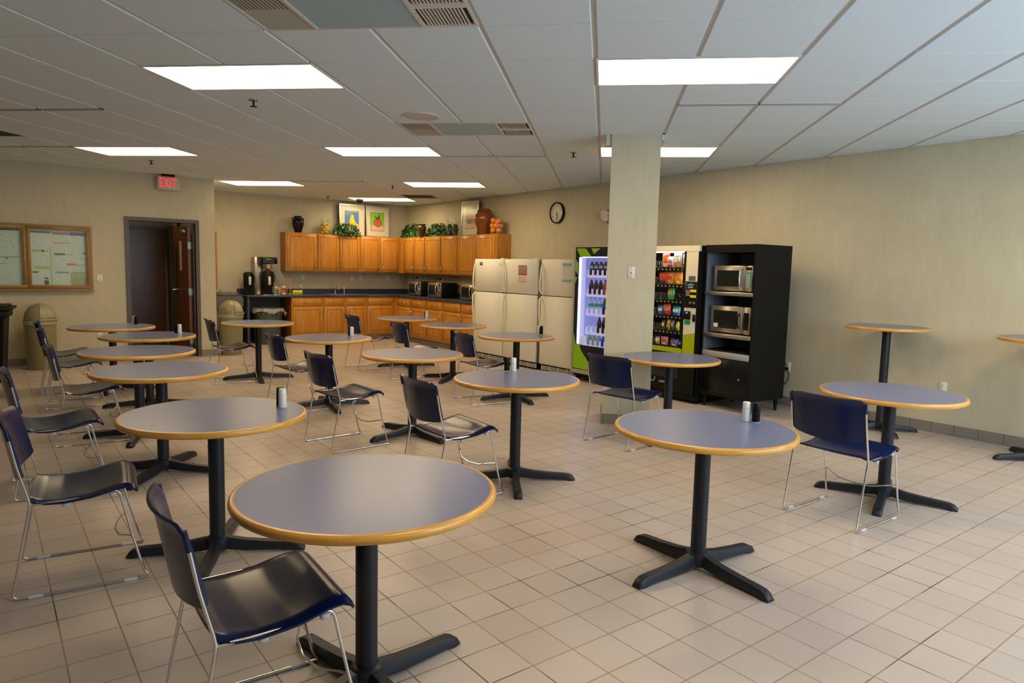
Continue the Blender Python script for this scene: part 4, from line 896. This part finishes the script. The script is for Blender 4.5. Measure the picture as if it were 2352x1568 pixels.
def bottle(name, body, cap, lab, h, r):
    b = thing(name, '', 'bottle')
    MB().lathe([(r*.85, 0), (r, .008), (r, h*.30), (r*.92, h*.36), (r, h*.45), (r, h*.62), (r*.75, h*.76), (r*.40, h*.88), (r*.38, h*.94)], 14).build('body', body, b)
    MB().lathe([(r*.44, h*.94), (r*.44, h)], 10).build('cap', cap, b)
    if lab: MB().lathe([(r*1.01, h*.46), (r*1.01, h*.64)], 14, close=False).build('label_band', lab, b)
    return b
BT = {
 'dark': (bottle('cola_bottle', M['cola'], M['silvercap'], M['clearp'], .20, .030), 'dark cola bottle'),
 'cola': (bottle('cola_bottle', M['cola'], M['silvercap'], None, .21, .031), 'dark brown soda bottle with white cap'),
 'red': (bottle('juice_bottle', M['dred'], M['dred'], None, .20, .032), 'red drink bottle'),
 'green': (bottle('soda_bottle', M['clearp'], M['dgreen'], M['dgreen'], .22, .030), 'clear soda bottle with green label'),
 'blue': (bottle('soda_bottle', M['cola'], M['dblue'], M['dblue'], .22, .031), 'cola bottle with blue label and blue cap'),
 'black': (bottle('soda_bottle', M['cola'], M['rcan'], None, .22, .031), 'black soda bottle with dark red cap'),
 'pale': (bottle('water_bottle', M['dpale'], M['silvercap'], None, .15, .033), 'pale lime bottle'),
 'bluew': (bottle('sport_bottle', M['bluedrink'], M['silvercap'], None, .15, .033), 'blue sport drink bottle with white cap'),
 'clear': (bottle('water_bottle', M['clearp'], M['clearp'], None, .12, .030), 'short clear bottle')}
rows = [(['dark']*7, 'top'), (['cola', 'cola', 'cola', 'red', 'red', 'cola', 'cola'], 'second'), (['green', 'green', 'green', 'blue', 'blue', 'blue', 'blue'], 'third'), (['clear', 'clear', 'black', 'black', 'black', 'black', 'black'], 'fourth'), (['pale', 'pale', 'pale', 'bluew', 'bluew', 'pale', 'pale'], 'bottom')]
usedb = set()
for (ks, rn), z in zip(rows, shz):
    for x, k in zip(xs, ks):
        for dep in ((0, 1) if rn == 'top' else (0,)):
            p, l = BT[k]; o = p if k not in usedb else copy_tree(p); usedb.add(k)
            o.location = (XV+.10+dep*.075, 7.02-x, z-.002); tag(o, l+(' in the back row' if dep else '')+' on the '+rn+' shelf of the drink machine', 'bottle', 'bottles on the '+rn+' shelf of the drink machine')
# drop any prototype never placed
for k, (p, l) in BT.items():
    if k not in usedb:
        for c in list(p.children): bpy.data.objects.remove(c)
        bpy.data.objects.remove(p)

# ------------------------------------------------------------------ snack machine
t = thing('snack_machine', 'snack vending machine with cream top and olive green panels, right of the column', 'vending machine', (XV, 5.93, 0), RA)
W, H = .995, 1.815
wx0, wx1, wz0, wz1 = .05, .80, .625, 1.735
g = MB(); g.box(0, .02, .03, D, .04, H); g.box(W-.02, W, .03, D, .04, H); g.box(.02, W-.02, D-.02, D, .04, H); g.box(.02, W-.02, .03, D-.02, H-.02, H); g.box(.02, W-.02, .03, D-.02, .04, .11)
g.box(wx1-.0, wx1+.02, .03, D-.02, .11, H-.02); g.box(.02, wx1, .42, .44, .11, H-.02); g.box(.0, W, .0, .03, .11, .575); g.build('cabinet', M['blackm'], t)
MB().box(.0, W-.005, -.006, .03, 1.75, H).build('top_panel', M['vwhite'], t)
MB().box(.0, wx1, -.004, .03, .575, wz0-.001).build('lower_panel', M['olime'], t)
MB().box(.0, wx0, 0, .03, wz0, 1.75).build('side_trim', M['blackm'], t)
MB().box(W-.015, W, -.004, .03, .11, 1.75).build('edge_trim', M['blackm'], t)
MB().box(wx1-.02, wx1+.01, -.004, .03, wz0, 1.75).build('window_post', M['blackm'], t)
MB().box(wx0, wx1-.02, .012, .016, wz0, wz1+.014).build('glass_pane', M['glass'], t)
sl = emis('snack_lamp', (1, .95, .88), 13.)
MB().box(wx0, wx1-.03, .035, .06, 1.738, 1.75).build('lamp_tube', sl, t)
MB().box(wx1-.02, wx1-.004, .031, .045, .64, 1.73).build('lamp_tube', sl, t)
MB().box(wx0-.02, wx0-.004, .031, .045, .64, 1.73).build('lamp_tube', sl, t)
MB().box(.812, .978, -.004, .03, 1.41, 1.748).build('bill_door', M['vwhite'], t)
g = MB(); g.prism([(.812, .79), (.978, .822), (.978, 1.108), (.812, 1.108)], -.004, .03); g.build('coin_door', M['vwhite'], t)
g = MB(); g.prism([(.812, .575), (.978, .575), (.978, .820), (.812, .788)], -.003, .03); g.build('green_panel', M['olime'], t)
kp = MB().box(.805, .982, -.010, .03, 1.112, 1.405, 0, .004).build('selection_panel', M['blackg'], t)
MB().box(.855, .94, -.0115, -.010, 1.362, 1.38).build('logo_strip', M['prtb'], kp)
MB().box(.86, .93, -.0115, -.010, 1.335, 1.35).build('label_strip', M['key'], kp)
MB().box(.893, .975, -.0115, -.010, 1.288, 1.318).build('yellow_sticker', M['yellow'], kp)
MB().box(.893, .975, -.0115, -.010, 1.226, 1.256).build('yellow_sticker', M['yellow'], kp)
g = MB()
for i in range(3):
    for j in range(4): g.box(.833+i*.02, .847+i*.02, -.013, -.010, 1.245+j*.017, 1.256+j*.017)
g.build('keypad', M['key'], kp)
for x in (.905, .955): MB().cyl((0, 0, 0), .016, 0, .012, 18, 0, Matrix.Translation((x, -.010, 1.168)) @ Matrix.Rotation(PI/2, 4, 'X')).build('coin_knob', M['steel'], kp)
MB().box(.858, .952, -.0055, -.004, 1.418, 1.47).build('notice_plate', M['pgrey'], t)
rd = MB().box(.815, .91, -.03, -.004, .975, 1.07, 0, .006).build('card_reader', M['blackm'], t)
MB().box(.86, .885, -.0315, -.03, 1.045, 1.058).build('indicator', M['bluled'], rd)
MB().box(.828, .907, -.0055, -.004, .915, .962).build('green_sticker', M['greensign'], t)
MB().box(.94, .982, -.018, -.004, .955, 1.037, 0, .008).build('door_lock', M['blackg'], t)
text('lettering', 'canteen', .052, M['paper'], t, (.59, -.003, .213), (PI/2, 0, 0), .0008, 1., 1.25)
MB().tube([(.385+.035*math.cos(a), -.002, .235+.035*math.sin(a)) for a in [PI*1.0+PI*1.15*k/14 for k in range(15)]], .0035, 6).build('emblem', M['paper'], t)
MB().box(.10, .76, -.006, 0, .27, .47, 0, .01).build('delivery_flap', M['navyg'], t)
g = MB(); g.box(.02, W-.02, .08, D-.02, .0, .04); g.build('plinth', M['blackm'], t)
shz = [1.555, 1.36, 1.175, .992, .815, .635]
for z in shz:
    g = MB(); g.box(wx0-.02, wx1-.01, .05, .40, z-.012, z-.004); g.box(wx0-.02, wx1-.01, .035, .052, z-.032, z+.008)
    for i in range(12): g.box(wx0+.03+i*.058, wx0+.042+i*.058, .033, .035, z-.020, z-.008, 1)
    g.build('tray', [M['blackm'], M['paper']], t)
def coil(x, z, r):
    return MB().tube([(x+r*math.cos(a), .06+.30*k/60, z+r+r*math.sin(a)) for k, a in [(k, 2*PI*k/10) for k in range(61)]], .0022, 6)
cr4 = [.075, .18, .29, .405, .52, .635, .745]
def bagmesh(name, w, h, mats):
    b = thing(name, '', 'snack')
    def fs(sgn):
        def f(u, v):
            x = (v-.5)*w; z = u*h; p = math.sin(PI*u)**.45*math.sin(PI*v)**.5
            return (x*(1-.06*math.sin(PI*u)), sgn*.024*p+.003*math.sin(9*v+7*u), z)
        return f
    g = MB(); g.shell(fs(-1), 10, 10, .0012); g.shell(fs(1), 10, 10, .0012); g.build('bag', mats[0], b)
    def pt(a0, a1, b0, b1, nm, mt):
        f0 = fs(-1)
        MB().shell(lambda u, v: tuple(Vector(f0(a0+(a1-a0)*u, b0+(b1-b0)*v))+Vector((0, -.002, 0))), 6, 6, .0008).build(nm, mt, b)
    pt(.42, .72, .15, .85, 'printed_patch', mats[1]); pt(.10, .34, .22, .80, 'lower_print', mats[2])
    return b
def c(n, rgb): return pm('wrapper_'+n, rgb, .25, coat=.4, noise=.25, nscale=30)
cw = dict(red=c('red', (.62, .05, .02)), orange=c('orange', (.75, .25, .03)), white=c('white', (.72, .70, .66)), grey=c('grey', (.30, .29, .28)), green=c('green', (.05, .38, .10)), yellow=c('yellow', (.72, .60, .04)), brown=c('brown', (.20, .08, .03)), blue=c('blue', (.03, .12, .55)), teal=c('teal', (.02, .30, .50)), tan=c('tan', (.55, .36, .15)), dark=c('dark', (.05, .045, .05)), purple=c('purple', (.16, .10, .18)), lime=c('lime', (.35, .50, .06)), pink=c('pink', (.60, .22, .25)))
snacks = [
 (0, .44, 'red', 'orange', 'white', .10, .165, 'red and orange chip bag, top tray, next to the column'), (0, .515, 'white', 'pink', 'red', .105, .125, 'white chip bag with red print on the top tray'), (0, .635, 'grey', 'white', 'orange', .11, .165, 'grey and white chip bag with orange print on the top tray'), (0, .745, 'white', 'lime', 'red', .09, .15, 'white bag with green and red print, right end of the top tray'),
 (1, .42, 'red', 'red', 'dark', .10, .135, 'red chip bag on the second tray'), (1, .525, 'orange', 'red', 'tan', .10, .14, 'orange-red chip bag on the second tray'), (1, .645, 'orange', 'orange', 'yellow', .11, .145, 'orange chip bag with yellow bottom on the second tray'),
 (2, .535, 'green', 'tan', 'green', .09, .145, 'green chip bag alone in the middle of the third tray'), (2, .755, 'red', 'tan', 'brown', .06, .145, 'narrow red-brown bag at the right end of the third tray'),
 (3, .40, 'blue', 'white', 'blue', .08, .11, 'blue packet on the fourth tray'), (3, .505, 'red', 'orange', 'red', .09, .13, 'red packet on the fourth tray'), (3, .625, 'teal', 'white', 'blue', .10, .11, 'teal-blue packet on the fourth tray'), (3, .755, 'tan', 'orange', 'tan', .06, .10, 'tan packet at the right end of the fourth tray'),
 (4, .455, 'dark', 'white', 'brown', .045, .12, 'dark candy wrapper on the fifth tray'), (4, .520, 'yellow', 'orange', 'brown', .045, .13, 'yellow and orange candy bar on the fifth tray'), (4, .590, 'purple', 'grey', 'dark', .045, .13, 'purple-grey candy bar on the fifth tray'), (4, .665, 'lime', 'yellow', 'green', .045, .115, 'lime green candy bar on the fifth tray'), (4, .745, 'red', 'white', 'red', .06, .12, 'red candy bar at the right end of the fifth tray'),
 (5, .37, 'tan', 'white', 'lime', .06, .09, 'tan pastry packet at the left of the bottom tray'), (5, .475, 'pink', 'red', 'white', .10, .10, 'pink and red pastry packet on the bottom tray'), (5, .62, 'blue', 'red', 'white', .11, .085, 'blue and red pastry packet on the bottom tray'), (5, .74, 'blue', 'white', 'tan', .07, .075, 'blue pastry packet at the right end of the bottom tray')]
for r, x, a, b, cc, w, h, l in snacks:
    o = bagmesh('snack_bag', w, h, (cw[a], cw[b], cw[cc])); o.location = (XV+.088, 5.93-x, shz[r]-.001); o.rotation_euler = (random.uniform(.0, .10), random.uniform(-.10, .10), RA); o.scale = (1.12, 1.1, 1.12) if r < 4 else (1.08, 1, 1.05); tag(o, l, 'snack', 'snacks in the vending machine')
for r, x in [(0, .2), (0, .32), (1, .2), (1, .31), (1, .765), (2, .2), (2, .31), (2, .425), (2, .65), (3, .2), (3, .3), (4, .2), (4, .3), (4, .395), (5, .2)]:
    coil(x, shz[r]+.002, .042 if r != 4 else .036).build('coil', M['steeld'], t)

# ------------------------------------------------------------------ black microwave stand, slightly turned
TH = math.radians(-4)      # left side stands a touch nearer
t = thing('microwave_stand', 'tall black stand holding two microwaves beside the snack machine', 'stand', (6.492, 4.915, 0), RA-TH*-1)
W, H, D2 = .685, 1.822, .60
g = MB()
g.box(0, .02, 0, D2, .14, H); g.box(W-.022, W, 0, D2, .14, H); g.box(.02, W-.022, D2-.02, D2, .14, H); g.box(.02, W-.022, 0, D2-.02, H-.085, H); g.box(.02, W-.022, .0, D2-.02, .14, .575)
g.build('body', M['blackm'], t)
g = MB(); g.box(.0202, .024, .012, D2-.02, .645, H-.086); g.box(.024, W-.023, D2-.024, D2-.0202, .645, H-.086); g.build('lining', M['shade'], t)
for z0, z1 in ((1.268, 1.308), (.803, .845)):
    MB().box(.022, W-.022, -.006, D2-.025, z0, z1, 0, .004).build('shelf', M['steel'], t)
MB().box(.022, W-.022, -.004, D2-.025, .577, .642, 0, .004).build('ledge', pm('pale_ledge', (.33, .34, .36), .4), t)
MB().box(.03, W-.03, -.004, 0, .18, .565, 0, .002).build('door', M['blackg'], t)
MB().lathe([(.012, 0), (.011, .012)], 16, 0, (0, 0, 0), True, Matrix.Translation((W-.13, -.004, .37)) @ Matrix.Rotation(PI/2, 4, 'X')).build('knob', M['chrome'], t)
for x in (.05, W-.05):
    for y in (.05, D2-.06): MB().lathe([(.014, 0), (.028, .14)], 14, 0, (x, y, 0)).build('leg', M['blackm'], t)
def on_stand(x, y, z):
    v = t.matrix_basis @ Vector((x, y, z)); return v
rs = RA-TH*-1
st = t
bpy.context.view_layer.update()
p = st.matrix_basis @ Vector((.090, .055, 1.3085)); microwave('steel microwave with chrome handle and teal stripe, upper shelf of the black stand', p, rs, .515, .285, .40, 'a', 'steel microwaves in the black stand')
p = st.matrix_basis @ Vector((.070, .055, .8455)); microwave('steel microwave with black handle and white sticker, middle shelf of the black stand', p, rs, .535, .305, .40, 'b', 'steel microwaves in the black stand')
p = st.matrix_basis @ Vector((.085, .04, .6425)); t = thing('black_tray', 'flat black tray lying on the lowest ledge of the stand', 'tray', p, rs)
MB().box(0, .52, 0, .42, 0, .006, 0, .002).build('pan', M['blackg'], t)
g = MB(); g.box(0, .52, 0, .012, .006, .022); g.box(0, .52, .408, .42, .006, .022); g.box(0, .012, .012, .408, .006, .022); g.box(.508, .52, .012, .408, .006, .022); g.build('rim', M['blackm'], t)

# ------------------------------------------------------------------ clock, alarm, exit sign
t = thing('wall_clock', 'round black-rimmed wall clock above the fridges', 'clock', (AW, 8.50, 2.415), RA)
RX = Matrix.Rotation(PI/2, 4, 'X')
MB().lathe([(.168, 0), (.172, .012), (.168, .036), (.154, .042), (.148, .030)], 48, 0, (0, 0, 0), True, RX, False).build('rim', M['blackg'], t)
MB().lathe([(.165, .001), (.150, .022)], 48, 0, (0, 0, 0), True, RX).build('dial', M['dial'], t)
for k in range(1, 13):
    a = PI/2-k*PI/6; text('numeral', str(k), .042, M['blackm'], t, (.118*math.cos(a), -.0225, .118*math.sin(a)), (PI/2, 0, 0), .0004)
MB().tube([(0, -.026, .01), (.012, -.026, -.07)], .0045, 6).build('hour_hand', M['blackm'], t)
MB().tube([(0, -.029, .015), (.018, -.029, -.11)], .0032, 6).build('minute_hand', M['blackm'], t)
MB().lathe([(.151, .034), (.10, .036), (.001, .037)], 48, 0, (0, 0, 0), True, RX, False).build('crystal', M['glass'], t)
t = thing('fire_alarm_strobe', 'red and white fire alarm strobe peeking out beside the column', 'alarm', (AW, 7.33, 2.31), RA)
MB().box(-.035, .10, -.035, 0, -.10, .10, 0, .008).build('backbox', M['red'], t)
g = MB(); g.prism([(-.08, -.035), (-.09, -.03), (-.09, .065), (-.08, .07), (0, .07), (0, -.075), (-.04, -.075)], -.10, -.03, 0); g.build('lens', M['strobe'], t)
g = MB()
for i in range(4): g.box(-.055, -.045, -.104, -.10, -.045+i*.028, -.033+i*.028)
g.build('lettering', M['red'], t)
t = thing('exit_sign', 'lit red EXIT sign hanging from the ceiling above the doorway', 'exit sign', (2.30, 11.60, CEIL))
MB().box(-.09, .085, -.03, .03, -.035, 0, 0, .003).build('canopy', M['blackm'], t)
MB().box(-.157, .157, -.022, .022, -.235, -.035, 0, .006).build('housing', M['signw'], t)
text('lettering', 'EXIT', .21, M['redglow'], t, (-.012, -.0235, -.137), (PI/2, 0, 0), .001, .53, 1.08)

# ------------------------------------------------------------------ doorway: two leaves beyond the frame
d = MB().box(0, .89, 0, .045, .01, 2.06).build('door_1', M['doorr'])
tag(d, kind='structure'); d.location = (2.655, LW+.16, 0); d.rotation_euler = (0, 0, math.radians(91.5))
MB().box(.889, .893, .0, .045, .01, 2.06).build('door_edge', M['dedge'], d)
MB().box(.66, .78, .045, .047, .95, 1.75).build('door_lite', M['windowdark'], d)
MB().box(.40, .52, .0452, .048, 1.35, 1.83).build('door_notice', M['pinkp'], d)
MB().tube([(.83, .045, 1.03), (.83, .10, 1.03), (.72, .105, 1.03)], .011, 8).build('door_handle', M['nickel'], d)
MB().box(.08, .30, .045, .09, 1.95, 2.0, 0, .006).build('door_closer', M['steel'], d)
for z in (1.75, 1.02, .25): MB().box(-.012, .002, -.02, .05, z-.055, z+.055).build('hinge', M['hinge'], d)
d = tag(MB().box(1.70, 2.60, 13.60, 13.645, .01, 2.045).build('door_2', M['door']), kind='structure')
MB().tube([(1.96, 13.60, 1.02), (1.96, 13.54, 1.02), (2.06, 13.54, 1.02)], .011, 8).build('door_handle', M['steeld'], d)
g = MB(); g.box(2.66, 2.74, 13.50, 13.70, 0, 2.12); g.box(1.62, 2.66, 13.60, 13.70, 2.05, 2.10); tag(g.build('trim_3', M['dframe']), kind='structure')

# ------------------------------------------------------------------ glazed notice case on the left wall
t = thing('notice_case', 'oak framed glass notice case full of posters on the left wall', 'notice board', (0, LW, 0))
X0, X1, Z0, Z1 = -.26, 1.28, 1.055, 1.965
g = MB(); g.box(X0, X1, -.075, -.001, Z0, Z0+.03); g.box(X0, X1, -.075, -.001, Z1-.03, Z1); g.box(X0, X0+.03, -.075, -.001, Z0+.03, Z1-.03); g.box(X1-.03, X1, -.075, -.001, Z0+.03, Z1-.03); g.box(X0-.006, X1+.008, -.08, -.001, Z0-.012, Z0)
g.build('frame', M['brass'], t)
MB().box(X0+.03, X1-.03, -.012, -.001, Z0+.03, Z1-.03).build('backing', M['cream'], t)
for a, b, kx in ((X0+.032, .500, .475), (.504, X1-.032, .530)):
    g = MB(); q = .045; g.box(a, b, -.092, -.076, Z0+.026, Z0+.026+q, 0, .003); g.box(a, b, -.092, -.076, Z1-.026-q, Z1-.026, 0, .003); g.box(a, a+q, -.092, -.076, Z0+.026+q, Z1-.026-q, 0, .003); g.box(b-q, b, -.092, -.076, Z0+.026+q, Z1-.026-q, 0, .003)
    d = g.build('door', M['brass'], t)
    MB().box(a+q-.002, b-q+.002, -.086, -.083, Z0+.07, Z1-.07).build('pane', M['glass2'], d)
    MB().cyl((0, 0, 0), .009, 0, .004, 12, 0, Matrix.Translation((kx, -.092, 1.50)) @ RX).build('lock', M['steeld'], d)
def poster(label, x0, x1, z0, z1, mt, bands, grp='posters in the notice case'):
    t = thing('poster', label, 'poster', (x0, LW-.013, z0), 0, grp); w, h = x1-x0, z1-z0
    MB().box(0, w, -.0012, 0, 0, h).build('sheet', M[mt], t)
    for nm, a, b, c_, d_, m2 in bands: MB().box(a*w, b*w, -.0022, -.0012, c_*h, d_*h).build(nm, M[m2], t)
poster('wide white poster with painted-in green reflection behind the left glass door', -.18, .43, 1.11, 1.86, 'prtg', [('rule', .35, .98, .52, .53, 'prtk'), ('rule', .1, .6, .28, .295, 'prtk'), ('rule', .3, .75, .40, .405, 'prtk'), ('dot', .72, .78, .49, .505, 'prtk')])
poster('dark header strip over the left-hand poster', -.18, .43, 1.865, 1.895, 'prtd', [])
poster('narrow white poster with lime bands at the left of the right door', .552, .79, 1.115, 1.87, 'prtw', [('lime_band', .04, .85, .62, .665, 'prtl'), ('lime_band', .15, .9, .31, .36, 'prtl'), ('red_dot', .52, .62, .63, .66, 'pred'), ('side_strip', .93, 1.0, 0, .72, 'prtl'), ('dark_patch', .03, .32, .235, .265, 'pgrey'), ('figure', .60, .82, .02, .10, 'prtk'), ('figure', .62, .80, .12, .15, 'prtk'), ('header_band', 0, 1, .97, 1., 'prtd')])
poster('white poster with red banner and green ink, green reflection painted in, at the middle of the right door', .80, 1.21, 1.33, 1.87, 'prtg', [('red_banner', .03, .52, .93, .985, 'prtr'), ('navy_banner', .53, 1, .92, 1.0, 'prtd'), ('orange_line', .04, .52, .70, .735, 'ocan'), ('blue_mark', .88, 1., .44, .48, 'pblue'), ('grey_blot', .05, .38, .40, .45, 'pgrey'), ('red_line', .42, .62, .405, .42, 'pred'), ('red_line', .40, .68, .14, .19, 'pred'), ('lime_band', .68, .98, .12, .16, 'prtl'), ('green_mark', .80, 1., .30, .33, 'prtl')])
poster('small white sheet with a blue wave at its top, lower middle of the right door', .815, 1.005, 1.115, 1.325, 'prtw', [('blue_wave', .05, .95, .84, .95, 'prtb')])
poster('yellow sheet at the lower right corner of the notice case', 1.01, 1.205, 1.115, 1.315, 'prty', [])

# ------------------------------------------------------------------ bins and fountain
def dome_can(label, loc, rz):
    t = thing('dome_trash_can', label, 'trash can', loc, rz, 'tan dome-top trash cans')
    R = .192
    MB().lathe([(.165, 0), (.172, .01), (.186, .61), (.186, .625)], 48).build('body', M['tan'], t)
    MB().lathe([(.190, .600), (R+.004, .605), (R+.004, .655), (R, .66)], 48, close=False).build('rim', M['tanl'], t)
    pr = [(R-.004, .655)]+[((R-.006)*math.cos(a), .675+.215*math.sin(a)) for a in [PI/2*k/14 for k in range(1, 14)]]+[(.001, .89)]
    MB().lathe(pr, 48, close=False).build('dome_lid', M['tan'], t)
    # swing flap set in the side of the dome
    def fl(u, v):
        a = (v-.5)*1.5; e = .12+u*1.0
        r = (R+.002)*math.cos(e); return (r*math.cos(a)*.995, r*math.sin(a), .675+.218*math.sin(e))
    MB().shell(fl, 10, 12, .006).build('flap', M['tanl'], t)
    MB().shell(lambda u, v: ((R+.014-.004*u)*math.cos((v-.5)*1.6), (R+.012)*math.sin((v-.5)*1.6), .665+.026*u), 3, 14, .010).build('flap_lip', M['tanl'], t)
dome_can('tan dome-top trash can against the left wall under the notice case', (.60, 11.30, 0), math.radians(-50))
dome_can('tan dome-top trash can past the wall corner beside the drinking fountain', (3.215, 11.78, 0), math.radians(-40))
t = thing('drinking_fountain', 'grey metal drinking fountain behind the tan trash can at the counter end', 'drinking fountain', (3.30, 12.93, 0))
g = MB(); g.prism([(.0, .90), (.43, .90), (.455, .86), (.455, .72), (.40, .68), (.0, .68)][::-1], 0, .52, 0, None, 'y'); g.box(0, .38, .02, .54, .896, .955, 0, .01); g.build('basin_housing', M['grey'], t)
MB().box(.0, .46, .05, .55, .27, .68, 0, .004).build('lower_cabinet', M['grey2'], t)
g = MB(); g.box(.0, .46, .07, .55, .06, .27)
for k in range(8): g.box(.30, .44, .06, .07, .08+k*.022, .09+k*.022, 1)
g.build('vent_section', [M['blackm'], M['cream']], t)
MB().box(.02, .44, .10, .55, 0, .06).build('plinth', M['blackm'], t)
MB().sphere((.448, .04, .60), .022, 12).build('push_button', M['chrome'], t)
MB().tube([(.12, .30, .955), (.12, .30, .99), (.14, .26, 1.0)], .008, 8).build('bubbler', M['chrome'], t)
# grey bin under the counter with a clear bag
t = thing('grey_trash_can', 'large grey trash can with a clear bag under the left end of the counter', 'trash can', (4.235, 13.10, 0))
MB().lathe([(.215, 0), (.225, .01), (.268, .58), (.268, .60)], 40).build('body', M['bin'], t)
MB().lathe([(.270, .585), (.286, .59), (.286, .635), (.270, .64)], 40, close=False).build('rim', M['bin'], t)
def bagf(u, v):
    a = 2*PI*v; wv = .006*math.sin(17*a)+.004*math.sin(29*a); prof = [(.262, .56), (.272, .655), (.290, .668), (.296, .640), (.300, .60+.02*math.sin(5*a))]
    k = u*4; i = min(3, int(k)); f = k-i; r = prof[i][0]*(1-f)+prof[i+1][0]*f+wv; z = prof[i][1]*(1-f)+prof[i+1][1]*f
    return (r*math.cos(a), r*math.sin(a), z)
MB().shell(bagf, 12, 72, .002).build('liner', M['bag'], t)
MB().tube([(.29, -.05, .62), (.32, -.08, .56), (.315, -.06, .52)], [.02, .03, .012], 8).build('knot', M['bag'], t)
# black wheeled bin at the left edge with a yellow blade on it
t = thing('black_bin', 'tall black plastic bin with a wide lid at the left edge', 'bin', (-.03, 10.42, 0), math.radians(-8))
g = MB()
P0, P1 = .20, .25
vs = [(-P0, -.2, 0), (P0, -.2, 0), (P0, .2, 0), (-P0, .2, 0), (-P1, -.24, .80), (P1, -.24, .80), (P1, .24, .80), (-P1, .24, .80)]
g.add(vs, [(3, 2, 1, 0), (4, 5, 6, 7), (0, 1, 5, 4), (1, 2, 6, 5), (2, 3, 7, 6), (3, 0, 4, 7)])
g.build('body', M['blackm'], t)
MB().box(-.285, .285, -.275, .275, .78, .87, 0, .015).build('collar', M['blackm'], t)
g = MB(); g.box(-.315, .325, -.30, .30, .87, .905, 0, .012); g.box(-.28, .28, -.26, .26, .905, .93, 0, .015); g.build('lid', M['blackm'], t)
MB().box(.02, .175, -.2775, -.272, .73, .90).build('red_label', M['red'], t)
t = thing('cleaning_wand', 'yellow curved strip sticking out over the black bin', 'tool', (.04, 10.38, .931))
def yb(u, v): return (-.10+.22*u, (v-.5)*.03, .16*math.cos(u*1.45)-.02+.01*u)
MB().shell(lambda u, v: (-.10+.27*u, (v-.5)*.03, .012+.16*math.cos(u*PI/2)**.8*(1 if u < 1 else 1)), 12, 3, .012).build('blade', M['yellowp'], t)
# framed board seen edge-on on the kitchen wall
t = thing('cork_board', 'thin oak edge of a board on the kitchen wall just past the corner', 'notice board', (3.0, BW, 0))
MB().box(.02, .44, -.012, -.001, 1.05, 2.03).build('panel', M['card'], t)
g = MB(); g.box(.0, .46, -.025, -.001, 1.01, 1.05); g.box(0, .46, -.025, -.001, 2.03, 2.065); g.box(0, .02, -.025, -.001, 1.05, 2.03); g.box(.44, .462, -.025, -.001, 1.05, 2.03); g.build('frame', M['oak'], t)

# ------------------------------------------------------------------ light
def area(name, loc, rot, sx, sy, power, colr, spread=None):
    l = bpy.data.lights.new(name, 'AREA'); l.shape = 'RECTANGLE'; l.size = sx; l.size_y = sy; l.energy = power; l.color = colr
    o = bpy.data.objects.new(name, l); COL.objects.link(o); o.location = loc; o.rotation_euler = rot; return o
area('window_daylight', (4.65, -1.48, 1.65), (-PI/2, 0, PI), 4.7, 1.6, 150, (.62, .79, 1.))
area('side_fill_light', (5.6, -.6, 2.6), (0, 0, 0), 2.5, 1.2, 12, (.75, .87, 1.))
pl = bpy.data.lights.new('vestibule_fill', 'POINT'); pl.energy = 5; pl.shadow_soft_size = .2; pl.color = (1, .82, .6)  # added fill to lift the dim vestibule, no fixture of the room
o = bpy.data.objects.new('vestibule_fill', pl); COL.objects.link(o); o.location = (1.75, 12.5, 2.3)
w = bpy.data.worlds.new('world'); bpy.context.scene.world = w; w.use_nodes = True
bg = w.node_tree.nodes['Background']; bg.inputs['Color'].default_value = (.55, .75, .70, 1); bg.inputs['Strength'].default_value = 1.5

# ------------------------------------------------------------------ camera
yaw, pitch, roll, F = .130857, -.104058, .02379, 1586.986
ya = yaw+R45
fwd0 = Vector((-math.sin(ya), math.cos(ya), 0)); right0 = Vector((math.cos(ya), math.sin(ya), 0)); up0 = Vector((0, 0, 1))
fwd = fwd0*math.cos(pitch)+up0*math.sin(pitch); up = up0*math.cos(pitch)-fwd0*math.sin(pitch)
right = right0*math.cos(roll)+up*math.sin(roll); up2 = up*math.cos(roll)-right0*math.sin(roll)
cd = bpy.data.cameras.new('camera'); cd.sensor_width = 36; cd.lens = F/2352*36; cd.clip_start = .05; cd.clip_end = 60
cam = bpy.data.objects.new('camera', cd); COL.objects.link(cam)
mt = Matrix((right, up2, -fwd)).transposed().to_4x4(); mt.translation = (0, 0, 1.499); cam.matrix_world = mt
bpy.context.scene.camera = cam
sc = bpy.context.scene
sc.view_settings.view_transform = 'Standard'; sc.view_settings.look = 'None'; sc.view_settings.exposure = 0.; sc.view_settings.gamma = 1.
sc.cycles.max_bounces = 8; sc.cycles.transparent_max_bounces = 12; sc.cycles.sample_clamp_indirect = 6; sc.cycles.caustics_reflective = False; sc.cycles.caustics_refractive = False
